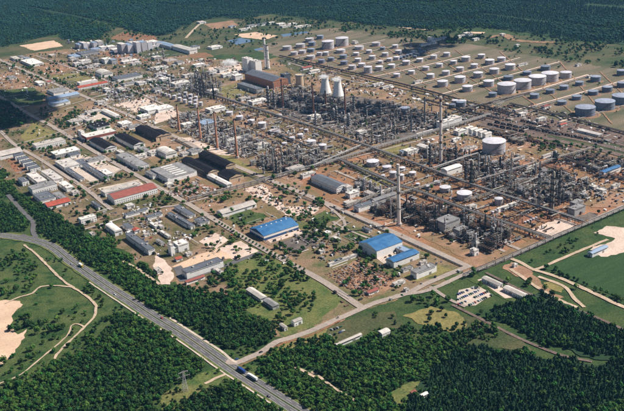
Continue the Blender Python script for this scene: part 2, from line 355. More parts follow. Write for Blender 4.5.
tp('courtyard', 0, 1, [(228, 245), (330, 213), (470, 268), (440, 300), (350, 318)], 'pale_pave', 'pale paved courtyard ringed by long sheds', .8)
tp('courtyard', 0, 1, [(290, 60), (390, 35), (480, 65), (350, 92)], 'pale_pave', 'pale paved yard among low sheds', .8)
tp('courtyard', 0, 1, [(380, 345), (540, 310), (560, 330), (420, 370)], 'pale_pave', 'pale strip behind the red-brown roofed building', .8)
tp('dirt_yard', 0, 1, [(440, 20), (560, -10), (624, 20), (540, 50)], 'concrete', 'pale dirt yard at the railway side')
tp('dirt_yard', 1, 1, [(90, 148), (135, 146), (300, 212), (270, 224)], 'concrete', 'pale paved strip at the feet of the brick chimneys', 1)
tp('dirt_yard', 1, 1, [(0, 45), (60, 30), (110, 55), (0, 95)], 'concrete', 'pale lot left of the brick chimneys', 1)
tp('dry_verge', 1, 1, [(240, 212), (300, 222), (440, 300), (400, 306), (300, 262)], 'dry_grass', 'yellow verge beside the two parallel black halls')
tp('dirt_yard', 1, 1, [(70, 360), (150, 318), (265, 345), (130, 392)], 'red_soil', 'rusty storage yard before the black halls')
patch('rubble_yard', [(243, 189), (263, 184), (285, 207), (320, 205), (314, 214), (288, 216), (266, 203)], 'concrete', 'pale pinkish rubble yard behind the lone big blue hall', 1.5)
tp('dirt_yard', 1, 1, [(390, 215), (480, 190), (624, 200), (624, 250), (480, 292)], 'dirt', 'soil under the cluster with twin silver columns')
tp('dirt_yard', 1, 1, [(480, 130), (580, 130), (624, 165), (540, 180)], 'dirt', 'brown bund with small grey tanks')
tp('concrete_pad', 1, 2, [(172, 162), (235, 128), (288, 157), (232, 197)], 'concrete', 'pale square pad beside the straight avenue', .7)
tp('concrete_pad', 1, 2, [(238, 192), (335, 160), (405, 200), (312, 238)], 'concrete', 'pale square pad right of the slate-roofed hall', .7)
tp('dirt_yard', 1, 2, [(65, 262), (165, 215), (245, 190), (310, 228), (260, 232), (245, 222), (105, 268)], 'sand', 'tan sand yard behind the slate-roofed hall', .8)
tp('asphalt_yard', 1, 2, [(70, 265), (100, 255), (140, 300), (275, 248), (410, 200), (412, 210), (290, 256), (120, 318), (95, 318)], 'asphalt', 'asphalt drive around the slate-roofed hall', .5)
tp('concrete_pad', 1, 2, [(0, 200), (40, 235), (75, 300), (60, 330), (20, 330), (0, 280)], 'concrete', 'pale yard left of the slate-roofed hall')
tp('grass_plot', 1, 2, [(270, 70), (360, 35), (440, 65), (380, 95), (330, 100)], 'green_grass', 'rough grass behind the lone big blue hall')
tp('concrete_pad', 1, 2, [(430, 148), (560, 110), (585, 128), (450, 168)], 'concrete', 'pale apron before the lone big blue hall', .8)
tp('dark_yard', 1, 2, [(470, 170), (590, 130), (640, 160), (560, 210)], 'dark_soil', 'dark cinder yard right of the lone big blue hall')
tp('scrap_yard_ground', 2, 2, [(60, 292), (180, 235), (250, 262), (335, 305), (330, 340), (230, 385), (120, 332)], 'dirt', 'brown ground of the scrap yard')
tp('grass_plot', 2, 2, [(92, 110), (132, 98), (162, 118), (122, 130)], 'green_grass', 'small square lawn plot', .6)
tp('grass_plot', 2, 2, [(128, 142), (178, 120), (238, 143), (182, 162)], 'green_grass', 'larger square lawn plot beside the blue hall', .6)
tp('grass_plot', 2, 2, [(0, 70), (60, 40), (110, 75), (40, 100)], 'green_grass', 'grass behind the rubble yard')
tp('concrete_pad', 2, 2, [(255, 225), (350, 185), (420, 225), (335, 262), (290, 250)], 'pale_pave', 'pale apron between the paired blue halls', .6)
tp('grass_plot', 2, 2, [(355, 300), (500, 250), (560, 275), (420, 320)], 'dry_grass', 'dry lawn before the dark-roofed hall')
tp('grass_plot', 2, 2, [(520, 305), (624, 275), (624, 300), (560, 330)], 'green_grass', 'green plot near the car park')
tp('plant_ground', 2, 2, [(180, 48), (330, 96), (624, 238), (624, 190), (480, 120), (380, 60), (300, 20)], 'dirt', 'brown bare strip along the black plant', 2)
tp('plant_ground', 3, 2, [(0, 165), (60, 140), (160, 205), (240, 165), (330, 150), (300, 170), (150, 232), (0, 290)], 'dirt', 'tan soil before the trestle bridge', 2)
tp('red_pad', 3, 2, [(150, 75), (245, 35), (318, 68), (215, 112)], 'red_soil', 'reddish bund beside the row of white drums', .8)
tp('red_pad', 3, 2, [(262, 116), (372, 70), (442, 95), (325, 150)], 'concrete', 'pinkish empty pad beside the trestle bridge', .8)
tp('red_pad', 3, 2, [(160, 120), (230, 120), (300, 155), (250, 165)], 'red_soil', 'narrow reddish strip before the pinkish pad', .8)
tp('dark_yard', 3, 2, [(410, 78), (490, 48), (525, 62), (455, 84)], 'dark_soil', 'dark lot near the trestle bridge')
tp('grass_plot', 3, 2, [(180, 250), (330, 175), (500, 100), (624, 60), (624, 95), (545, 110), (505, 130), (550, 155), (480, 190), (300, 262), (250, 262)], 'dark_meadow', 'green strip below the trestle bridge')
tp('farm_field', 3, 2, [(305, 265), (485, 203), (520, 218), (700, 190), (700, 420), (624, 382), (450, 325)], 'crop', 'dark green ploughed field at the right edge', 1)
tp('sand_yard', 3, 2, [(505, 128), (555, 102), (700, 112), (700, 195), (624, 205), (560, 222), (520, 212), (490, 196), (560, 168), (590, 150)], 'concrete', 'pale sandy lot around the small blue-grey roofed shed')
tp('dirt_yard', 3, 2, [(150, 268), (185, 242), (260, 268), (300, 325), (390, 380), (360, 392), (300, 350), (240, 318), (190, 290)], 'dirt', 'tan worn ground left of the field')
tp('grass_plot', 3, 2, [(310, 322), (350, 315), (392, 345), (380, 362), (330, 345)], 'dry_grass', 'dry island between the dirt tracks')
tp('dry_verge', 3, 2, [(0, 300), (40, 285), (140, 340), (260, 380), (330, 410), (200, 410), (150, 385)], 'green_grass', 'grass along the railway cutting')
tp('car_park_ground', 3, 2, [(-20, 352), (60, 338), (112, 372), (45, 412), (-30, 412)], 'pale_pave', 'pale car park beside the long pale barracks', .5)
tp('concrete_pad', 3, 2, [(52, 312), (80, 304), (205, 378), (160, 384)], 'concrete', 'pale yard between the two barracks', .8)
tp('tank_bund', 2, 1, [(172, 238), (290, 205), (410, 275), (300, 322)], 'dirt', 'brown bund with cluster of small tanks', 1)
tp('grass_plot', 2, 1, [(262, 200), (355, 165), (412, 195), (312, 228)], 'dry_grass', 'yellow lawn at the rack crossing', 1)
tp('grass_plot', 2, 1, [(130, 240), (190, 245), (330, 330), (260, 340)], 'dry_grass', 'yellow strips beside the small tank bund', 1)
tp('red_pad', 2, 1, [(345, 335), (480, 290), (640, 350), (640, 430), (560, 410)], 'red_soil', 'reddish bund with three grey tanks', 1)
tp('dirt_yard', 2, 1, [(400, 165), (540, 130), (624, 170), (560, 200)], 'dirt', 'tan ground behind the tall pale chimney', 2)
tp('dirt_yard', 3, 1, [(60, 165), (150, 220), (300, 250), (240, 200), (290, 180), (180, 130)], 'dirt', 'tan ground around the lone wide tank', 2)
tp('dirt_yard', 3, 1, [(380, 300), (470, 300), (640, 350), (700, 410), (500, 420), (420, 390)], 'dirt', 'brown open ground at the right-hand cluster', 2)
tp('dark_yard', 2, 1, [(-150, 20), (80, -20), (300, 0), (560, 80), (480, 130), (300, 170), (120, 120), (-80, 70)], 'dark_soil', 'dark ground of the central process plant', 4)
tp('rail_yard_ground', 3, 1, [(-20, 60), (120, 40), (624, 120), (700, 150), (700, 215), (540, 190), (280, 140), (90, 95)], 'ballast', 'dark ballast of the railway yard', 2)
tp('grass_plot', 3, 1, [(300, 175), (420, 175), (624, 215), (700, 235), (700, 170), (540, 160), (330, 130)], 'meadow', 'green strip with trees along the railway yard', 3)
tp('sand_pit', 0, 3, [(-30, 20), (0, -20), (60, -20), (90, -5), (45, 40), (28, 90), (70, 112), (105, 90), (98, 125), (60, 182), (10, 228), (-30, 235)], 'sand', 'pale sandy pit at the left edge')
tp('clearing', 1, 3, [(20, 350), (250, 235), (300, 275), (150, 400), (20, 420)], 'verge_grass', 'grassy clearing beneath the power pylon', 3)
tp('clearing', 1, 3, [(330, 225), (420, 190), (470, 200), (395, 262), (345, 250)], 'green_grass', 'green triangle beside the junction', 2)
tp('clearing', 2, 3, [(310, 345), (400, 290), (470, 300), (495, 345), (400, 375), (320, 392)], 'verge_grass', 'small glade inside the foreground wood', 2)
tp('clearing', 1, 3, [(440, 200), (480, 150), (624, 100), (700, 60), (700, 110), (560, 160)], 'dry_grass', 'dry verge below the access road', 2)
tp('clearing', 2, 3, [(360, 40), (470, 0), (640, 60), (640, 130), (470, 90)], 'dry_grass', 'dry open ground at the railway bend', 3)
tp('clearing', 2, 3, [(60, 80), (200, 30), (330, 20), (360, 80), (250, 110), (110, 150), (60, 130)], 'meadow', 'grass around the white-roofed cottage', 2)
tp('clearing', 3, 3, [(0, 40), (60, 40), (140, 90), (280, 180), (100, 165), (0, 150)], 'meadow', 'grass along the curving railway', 2)
tp('verge', 0, 2, [(130, 120), (160, 105), (230, 150), (300, 215), (260, 215), (190, 172)], 'verge_grass', 'pale verge of the highway', 1)

# roads
R = math.radians
HW = [(-14, 235), (0, 235.4), (20.5, 238), (41, 242.3), (55, 248.7), (69, 260), (82, 269), (97, 279.5), (115, 291.5), (133, 303), (155, 317.5), (180.6, 333), (203.7, 348.6), (221.7, 361.5), (239.6, 373.5), (262.7, 388), (283, 401), (299, 411), (320, 424)]
hw = smooth_line([P(*p) for p in HW], 8)
ribbon('road_verge', hw, 22, 'verge_grass', .70, 'grass verge along the highway', jag=.8)
for off, lab in ((-4.3, 'far carriageway of the dual highway'), (4.5, 'near carriageway of the dual highway')):
    c = ribbon('road', offset_line(hw, off), 6.7, 'asphalt', .80, lab)
    for e in (-3.1, 3.1): ribbon('edge_line', offset_line(hw, off + e), .16, 'paint_white', .82, parent=c)
    ln = offset_line(hw, off); mb = MB()
    for i in range(0, len(ln) - 1, 2):
        a, b = ln[i], ln[i + 1]; d = (b - a) / (np.linalg.norm(b - a) + 1e-9); nn = np.array([d[1], -d[0], 0]) * .07
        mb.add([(*(a - nn)[:2], .82), (*(a + nn)[:2], .82), (*(b + nn)[:2], .82), (*(b - nn)[:2], .82)], [(0, 1, 2, 3)])
    part('lane_dash', mb, 'paint_white', c, kind='stuff')
ribbon('kerb_strip', hw, 1.3, 'meadow', .95, 'grassy median strip of the highway')
ribbon('service_road', offset_line(hw[len(hw) // 2 - 10:], 11.6), 1.8, 'pale_pave', .72, 'pale cycle track beside the near carriageway', jag=.2)
road('slip_road', [(36, 238), (33, 231), (33.5, 224), (30, 219), (22, 211), (14, 202), (8, 195)], 7.5, 'asphalt', 'curved slip road loop joining the highway')
road('slip_road', [(36, 238), (29, 238), (22, 235)], 6, 'asphalt', 'short ramp at the slip road loop')
road('access_road', [(226, 362), (237, 363), (248, 358.5), (260, 353.4), (268, 348), (277, 342), (288, 339), (310, 331.6), (333, 321.4), (348, 315), (362.5, 308.6), (377, 302.6), (407, 293.6), (425, 284.6), (446, 275.6), (470, 266)], 9, 'road_pale', 'pale access road from the highway junction to the works')
road('access_path', [(240, 366), (262, 356), (280, 345), (312, 335), (340, 321)], 3, 'red_soil', 'reddish cycle path beside the access road')
road('access_road', [(237, 363), (230, 359), (222, 352), (205, 341), (185, 328), (170, 318)], 3, 'pale_pave', 'pale frontage lane beside the far carriageway')
A2 = [(-14, 53), (0, 60), (69, 90), (102, 104), (128, 115), (160, 130), (180.6, 139.5), (216.5, 158), (268, 179.5), (325, 203), (353.6, 215.5), (394.6, 233), (470, 268), (500, 283), (540, 300)]
road('avenue', A2[:13], 11, 'road_pale', 'long straight avenue across the works past the black halls')
road('avenue', [(-10, 92), (5, 100), (33, 116.7), (55, 128), (84.6, 146), (120.5, 166.7), (148.7, 182), (160, 188.5), (188, 204), (258, 246), (315, 277), (333, 288), (350, 300), (362, 308)], 10, 'road_pale', 'straight avenue passing the lone big blue hall')
road('street', [(-10, 122), (0, 131), (15, 145), (41, 160), (66.7, 177), (87, 190), (102.6, 202.6), (112, 210)], 8, 'road_pale', 'street past the stepped houses')
road('street', [(84.6, 229.5), (96, 226), (110, 222), (133, 215), (160, 208), (188, 203), (262, 182), (320, 165)], 6, 'road_pale', 'street running under the long pipe bridge')
for i, (l, wd) in enumerate([([(87, 190), (121, 170), (160, 152)], 6), ([(15, 145), (45, 137), (90, 122)], 5), ([(33, 117), (60, 108), (100, 96)], 5), ([(0, 98), (40, 92), (78, 84)], 5),
        ([(36, 56), (113, 83), (160, 103), (190, 118)], 7), ([(70, 92), (115, 80), (155, 70), (200, 60)], 5), ([(280, 60), (340, 78), (400, 93)], 5), ([(320, 165), (372, 153), (460, 130)], 5),
        ([(396, 296), (430, 290), (470, 272), (500, 262), (624, 206)], 7), ([(430, 287), (450, 300), (466, 307)], 5), ([(323, 203), (335, 212), (345, 225), (330, 240)], 5), ([(333, 222), (350, 231), (372, 240)], 4),
        ([(345, 217), (330, 228)], 4), ([(335, 171), (395, 196), (460, 224), (520, 250)], 6), ([(400, 205), (470, 236), (505, 252)], 5), ([(520, 215), (560, 200), (600, 187)], 5), ([(470, 212), (495, 203), (530, 190)], 5),
        ([(374, 77), (420, 67), (470, 55)], 6), ([(485, 104), (540, 89), (588, 75)], 7), ([(440, 95), (500, 78), (560, 62)], 6), ([(330, 72), (390, 58), (450, 45)], 5), ([(290, 60), (340, 49), (385, 40)], 5),
        ([(510, 112), (570, 96), (640, 76)], 6), ([(560, 122), (600, 111), (640, 99)], 6), ([(410, 86), (470, 71), (520, 58)], 5), ([(350, 77), (410, 62), (440, 52)], 4), ([(310, 66), (360, 54), (410, 43)], 4)]):
    road('lane', l, wd, 'road_pale' if i < 17 else 'concrete', 'narrow pale lane across the %s' % ('works' if i < 17 else 'tank farm'), jag=.4)
for i, l in enumerate([[(318, 58), (300, 50)], [(345, 66), (300, 51)], [(372, 72), (318, 50)], [(398, 79), (335, 48)], [(428, 86), (355, 44)], [(458, 95), (380, 44)], [(505, 100), (420, 48)], [(540, 108), (455, 50)], [(575, 115), (500, 52)], [(612, 124), (560, 62)], [(640, 110), (600, 72)]]):
    road('bund_line', l, 3.5, 'dirt', 'earth bund line across the tank rows', .6)
road('dirt_track', [(24, 245), (27, 247.4), (38.5, 256.4), (61.5, 279.5), (84.6, 295), (95, 304), (96, 311), (93.6, 318), (82, 330), (66.7, 344.5), (57, 355), (54, 362)], 3.4, 'track_path', 'pale dirt track curving below the highway', .6)
road('dirt_track', [(-5, 386), (20.5, 375), (41, 358.6), (66.7, 336.8), (71.8, 326), (78, 324.5), (84, 327)], 2, 'track_path', 'thin tan footpath beside the sandy pit', .5)
road('dirt_track', [(5, 304), (20, 297), (33, 293.6), (41, 287), (59, 286), (74, 288)], 3.2, 'track_path', 'pale branch track above the sandy pit', .9)
road('dirt_track', T(3, 2, [(180, 228), (220, 245), (270, 272), (330, 290), (420, 325), (500, 362), (590, 405), (640, 425)]), 6, 'track_path', 'pale dirt track along the field edge', .5)
road('dirt_track', T(3, 2, [(265, 275), (300, 266), (370, 235), (440, 205), (500, 180), (560, 155)]), 5, 'track_path', 'pale lane along the top of the field', .4)
road('dirt_track', T(3, 2, [(290, 300), (360, 325), (400, 345), (430, 385), (470, 420)]), 5, 'track_path', 'dirt track branching toward the pine wood', .5)
road('dirt_track', T(3, 2, [(180, 270), (240, 310), (290, 345), (380, 395), (440, 420)]), 5, 'track_path', 'dirt track below the dry island', .5)
road('dirt_track', T(2, 3, [(5, 258), (40, 280), (100, 325), (180, 372)]), 3, 'track_path', 'short pale ride through the foreground wood', .3)
road('dirt_track', T(1, 3, [(195, 305), (235, 285), (275, 268)]), 4, 'track_path', 'worn tan track in the pylon clearing', .5)
road('dirt_track', T(1, 3, [(545, 240), (580, 255), (624, 278)]), 4, 'track_path', 'pale forest ride below the access road', .5)
road('dirt_track', T(1, 0, [(120, 150), (150, 118), (185, 85)]), 9, 'track_path', 'pale track into the far woods', .8)
road('dirt_track', T(0, 2, [(480, 240), (530, 265), (580, 300), (624, 330)]), 4, 'track_path', 'pale track along the wood edge', .5)
road('dirt_track', T(2, 0, [(328, 103), (400, 112), (480, 118)]), 14, 'sand', 'pale sandy strip at the far woods', 2)
road('dirt_track', T(3, 0, [(20, 128), (80, 130)]), 26, 'sand', 'reddish clearing beyond the tank farm', 3)
road('dirt_track', T(3, 0, [(85, 148), (160, 138), (190, 155), (280, 165), (360, 167)]), 24, 'dirt', 'bare earth clearing beyond the giant tanks', 4)
# railway
def railway(px, label, tracks=1, gap=5.0, bed=True):
    w = smooth_line([P(*p) for p in px], 10)
    bedo = ribbon('railway', w, 4.2 + gap * (tracks - 1), 'ballast', .80 + layer() * .1, label)
    for k in range(tracks):
        off = (k - (tracks - 1) / 2) * gap; z = bedo.data.vertices[0].co.z
        mb = MB()
        for e in (-.75, .75):
            l = offset_line(w, off + e - .07); r = offset_line(w, off + e + .07); n = len(l)
            mb.add([(a[0], a[1], z + .18) for a in l] + [(a[0], a[1], z + .18) for a in r], [(i, n + i, n + i + 1, i + 1) for i in range(n - 1)])
        part('rail', mb, 'steel_grey', bedo, kind='stuff')
    return w
railway([(486, 273), (500, 280), (520, 290), (545, 300), (564, 306), (592, 316), (624, 330), (640, 338)], 'brown railway cutting between the two pine woods')
railway([(452, 305), (464, 311), (492, 325), (520, 339), (548.6, 351), (566.6, 357), (592, 362)], 'reddish curving railway between the pine woods')
RW = [railway([(482 - 2 * k, 113 + 5.6 * k), (540, 124 + 5.6 * k + 2), (600, 139 + 5.6 * k), (660, 155 + 5.6 * k)], 'straight tracks of the railway yard, %s set' % ORD[k], 3, 6) for k in range(4)]
# ------------------------------------------------------------------ buildings
random.seed(5)
RZ = YAW
FOOT = []                          # footprints (x, y, radius) kept clear of scattered trees and junk
def windows(mb, lx, ly, h, gap=4.2, wz=1.5, ww=2.2):
    n = max(1, int((h - 1.2) / 3.4))
    for st in range(n):
        z = 1.1 + st * 3.4
        if z + wz > h - .3: break
        for sgn in (-1, 1):
            k = max(1, int((lx - 2) / gap))
            for i in range(k):
                x = -lx / 2 + (i + .5) * lx / k; mb.box(x, sgn * (ly / 2 + .03), z, ww, .12, wz)
            k = max(1, int((ly - 2) / gap))
            for i in range(k):
                y = -ly / 2 + (i + .5) * ly / k; mb.box(sgn * (lx / 2 + .03), y, z, .12, ww, wz)
def building(name, x, y, la, lb, h, roof, wall='wall_white', style='flat', label=None, desc=None, cat='building', sky=0, band=None, win=True, vents=None, rot=0.0, tile=True):
    c = P(x, y, h); c[2] = 0
    f = (1 / ZT) if tile else 1.0
    ly = max(4.0, la * f * mpp(c, AX)); lx = max(4.0, lb * f * mpp(c, BX))
    return building_at(name, c, lx, ly, h, roof, wall, style, label, desc, cat, sky, band, win, vents, rot)
ROOFW = {'tank_roof': 'grey-roofed', 'roof_white': 'white-roofed', 'roof_pale': 'pale-roofed', 'roof_grey': 'grey-roofed', 'roof_slate': 'slate-grey-roofed', 'roof_black': 'black-roofed', 'roof_blue': 'blue-roofed',
         'roof_lightblue': 'light-blue-roofed', 'roof_redbrown': 'red-brown-roofed', 'roof_red': 'red-roofed'}
def building_at(name, c, lx, ly, h, roof, wall, style='flat', label=None, desc=None, cat='building', sky=0, band=None, win=True, vents=None, rot=0.0):
    size = 'long' if max(lx, ly) > 2.6 * min(lx, ly) else ('large' if lx * ly > 900 else 'small')
    t = thing(name, desc or f'{size} {ROOFW[roof]} {name.replace("_", " ")}', cat, c, RZ + rot, None, label)
    FOOT.append((c[0], c[1], max(lx, ly) * .42 + 2)); FOOT.append((c[0] + BX[0] * lx * .3, c[1] + BX[1] * lx * .3, ly * .5 + 2)); FOOT.append((c[0] - BX[0] * lx * .3, c[1] - BX[1] * lx * .3, ly * .5 + 2))
    w = MB(); w.box(0, 0, 0, lx, ly, h - .05); rise = 0
    r = MB(); o = .35
    if style == 'gable':
        rise = min(lx, ly) * .13 + .4
        if lx >= ly:
            a, b = lx / 2 + o, ly / 2 + o
            r.add([(-a, -b, h), (a, -b, h), (a, b, h), (-a, b, h), (-a, 0, h + rise), (a, 0, h + rise), (-a, -b, h - .35), (a, -b, h - .35), (a, b, h - .35), (-a, b, h - .35)],
                  [(0, 1, 5, 4), (2, 3, 4, 5), (6, 7, 1, 0), (8, 9, 3, 2), (7, 8, 2, 1), (9, 6, 0, 3), (9, 8, 7, 6)])
            w.add([(-lx / 2 - .37, -ly / 2, h), (-lx / 2 - .37, ly / 2, h), (-lx / 2 - .37, 0, h + rise - .05)], [(1, 0, 2)]); w.add([(lx / 2 + .37, -ly / 2, h), (lx / 2 + .37, ly / 2, h), (lx / 2 + .37, 0, h + rise - .05)], [(0, 1, 2)])
        else:
            a, b = lx / 2 + o, ly / 2 + o
            r.add([(-a, -b, h), (a, -b, h), (a, b, h), (-a, b, h), (0, -b, h + rise), (0, b, h + rise), (-a, -b, h - .35), (a, -b, h - .35), (a, b, h - .35), (-a, b, h - .35)],
                  [(1, 2, 5, 4), (3, 0, 4, 5), (6, 7, 1, 0), (8, 9, 3, 2), (7, 8, 2, 1), (9, 6, 0, 3), (9, 8, 7, 6)])
            w.add([(-lx / 2, -ly / 2 - .37, h), (lx / 2, -ly / 2 - .37, h), (0, -ly / 2 - .37, h + rise - .05)], [(0, 1, 2)]); w.add([(-lx / 2, ly / 2 + .37, h), (lx / 2, ly / 2 + .37, h), (0, ly / 2 + .37, h + rise - .05)], [(1, 0, 2)])
    elif style == 'barrel':
        n = 8; rise = min(lx, ly) * .22; vs = []; along = lx >= ly; a, b = (lx / 2 + o, ly / 2 + o) if along else (ly / 2 + o, lx / 2 + o)
        for s in (-a, a):
            for k in range(n + 1):
                u = math.pi * k / n; q = (-b * math.cos(u), h - .2 + rise * math.sin(u)); vs.append((s, q[0], q[1]) if along else (q[0], s, q[1]))
        fs = [((k, k + 1, n + 2 + k, n + 1 + k) if not along else (k + 1, k, n + 1 + k, n + 2 + k)) for k in range(n)] + [tuple(range(n + 1)), tuple(range(2 * n + 1, n, -1))]
        r.add(vs, fs)
    else:
        r.box(0, 0, h - .02, lx + .3, ly + .3, .3)
        for s in (-1, 1):
            r.box(0, s * (ly / 2), h + .28, lx + .3, .3, .45); r.box(s * (lx / 2), 0, h + .28, .3, ly - .32, .45)
    if roof == 'roof_black' and style == 'gable' and wall != 'wall_white':
        w.m[:5] = [0, 1, 0, 1, 0] if lx >= ly else [0, 0, 1, 0, 1]; wall = [wall, 'steel_dark']
    part('wall', w, wall, t); ro = part('roof', r, roof, t)
    if band:                       # a painted cladding band under the eaves
        m = MB(); bh = h * .45
        m.box(0, 0, h - bh - .4, lx + .12, ly + .12, bh); part('cladding_band', m, band, t)
    if win and h >= 3.5:
        m = MB()
        if name in ('office_block', 'works_building', 'apartment_house', 'terrace_house', 'house', 'cottage', 'barracks', 'gatehouse', 'boiler_house'): windows(m, lx, ly, h, 3.6 if h < 12 else 4.6, 1.2, 1.5)
        else:
            z = h - 1.9
            for s in (-1, 1):
                m.box(0, s * (ly / 2 + .02), z, lx * .82, .1, .8); m.box(s * (lx / 2 + .02), 0, z, .1, ly * .7, .8)
        if m.v: part('window_row', m, 'glass', t, kind='stuff')
    m = MB(); m.box(lx * .18, -ly / 2 - .02, 0, min(4, lx * .3), .25, min(3.6, h * .7)); part('door', m, 'steel_grey', t)
    m = MB(); m.box(-lx / 2 - .02, ly * .1, 0, .25, min(3.4, ly * .3), min(3.4, h * .7)); part('door', m, 'steel_grey', t)
    if sky:
        for i in range(sky):
            m = MB(); q = (i + .5) / sky - .5
            if lx >= ly: m.box(q * lx * .86, 0, h + rise - .15, 2.0, 1.6, .7)
            else: m.box(0, q * ly * .86, h + rise - .15, 1.6, 2.0, .7)
            part('skylight', m, 'skylight', ro)
    nv = vents if vents is not None else (5 if style == 'flat' and lx * ly > 700 else 3 if style == 'flat' and lx * ly > 250 else 1 if style == 'flat' else 0)
    rn = random.Random(int(c[0] * 3 + c[1]))
    for i in range(nv):
        m = MB(); s = rn.uniform(1.2, 3.2); m.box(rn.uniform(-.36, .36) * lx, rn.uniform(-.34, .34) * ly, h + .28, s, s * rn.uniform(.6, 1.5), rn.uniform(.8, 2.0)); part('roof_vent', m, rn.choice(['roof_pale', 'steel_grey', 'silver']), ro)
    return t
def bt(c, r, rows):
    ox, oy = TO[(c, r)]
    for row in rows:
        row = list(row); kw = row.pop() if isinstance(row[-1], dict) else {}
        nm, x, y = row[:3]; building(nm, ox + x / ZT, oy + y / ZT, *row[3:], **kw)
W, PL, GR, SL, BK, BL, LB, RB, RD = 'roof_white', 'roof_pale', 'roof_grey', 'roof_slate', 'roof_black', 'roof_blue', 'roof_lightblue', 'roof_redbrown', 'roof_red'
wW, wT, wG = 'wall_white', 'wall_tan', 'wall_grey'
bt(1, 2, [('hall', 464, 103, 64, 141, 8, BL, 'wall_blue', 'gable', 'lone big blue-roofed hall with white eaves band beside the avenue', {'cat': 'hall', 'sky': 6, 'band': 'wall_white', 'win': False}),
    ('hall', 185, 254, 25, 150, 9, SL, wW, 'flat', 'long slate-roofed white hall beside the tan sand yard', {'vents': 4}),
    ('shed', 318, 28, 28, 138, 6, PL, wW, 'gable', 'long pale shed behind the lone big blue-roofed hall'), ('shed', 115, 40, 70, 24, 5, SL), ('shed', 92, 72, 88, 16, 5, SL), ('shed', 112, 78, 80, 16, 6, SL, wW), ('shed', 182, 78, 30, 36, 5, SL),
    ('workshop', 100, 165, 26, 42, 11, W), ('silo_house', 60, 172, 14, 12, 17, W), ('workshop', 78, 180, 18, 26, 8, W), ('hut', 90, 225, 12, 24, 4, RD, wW, 'gable'), ('shed', 395, 362, 68, 26, 5, PL, wW, 'gable'), ('shed', 452, 398, 46, 26, 5, GR, wG, 'gable'),
    ('shed', 155, 306, 10, 76, 4, RB, wW, 'gable'), ('hut', 250, 275, 26, 16, 4, PL), ('hut', 130, 205, 10, 22, 4, PL), ('hut', 15, 95, 30, 14, 4, PL), ('hut', 40, 130, 40, 12, 4, W), ('hut', 20, 160, 26, 14, 4, GR)])
bt(2, 2, [('hall', 275, 163, 78, 106, 12, BL, 'wall_white', 'gable', 'larger of the paired blue-roofed white halls', {'cat': 'hall', 'win': False}),
    ('hall', 362, 216, 33, 106, 9, BL, 'wall_white', 'gable', 'smaller of the paired blue-roofed white halls', {'cat': 'hall'}), ('annex', 364, 190, 36, 26, 6, LB, wW, 'flat', 'light blue-roofed annex linking the paired blue halls', {'cat': 'hall'}),
    ('hall', 443, 265, 27, 84, 9, GR, wW, 'flat', 'dark-roofed white hall right of the paired blue-roofed halls', {'cat': 'hall'}), ('hut', 378, 264, 12, 40, 4, GR), ('hut', 440, 238, 10, 26, 4, PL), ('hut', 222, 111, 30, 13, 4, SL),
    ('hut', 243, 352, 14, 42, 4, RB, wW, 'gable'), ('hut', 345, 318, 13, 44, 4, PL), ('shed', 218, 14, 22, 80, 8, SL, wW), ('hut', 155, 6, 20, 36, 4, W), ('hut', 68, 124, 14, 20, 4, W), ('hut', 105, 148, 20, 14, 4, W), ('hut', 45, 196, 10, 18, 4, W),
    ('hut', 48, 168, 10, 14, 4, PL), ('hut', 25, 118, 10, 14, 4, W), ('hut', 110, 234, 10, 30, 4, BL), ('shed', 130, 228, 5, 120, 4, PL), ('pump_house', 535, 74, 46, 62, 14, GR, wG), ('pump_house', 590, 110, 26, 40, 10, GR, wG), ('hut', 375, 345, 12, 14, 4, PL), ('hut', 265, 300, 14, 20, 4, RB)])
bt(3, 2, [('shed', 523, 192, 20, 68, 6, LB, wW, 'gable', 'small blue-grey roofed shed on the sandy lot by the field'), ('barracks', 110, 314, 70, 20, 5, PL, wW, 'gable', 'upper of two long pale barracks near the car park'), ('barracks', 200, 354, 84, 22, 5, PL, wW, 'gable', 'lower of two long pale barracks near the car park'),
    ('pump_house', 440, 26, 28, 46, 11, GR, wG), ('hut', 198, 250, 10, 14, 4, W), ('shed', 175, 18, 10, 95, 6, W), ('hut', 40, 192, 20, 18, 8, W), ('hut', 30, 20, 15, 30, 6, PL)])
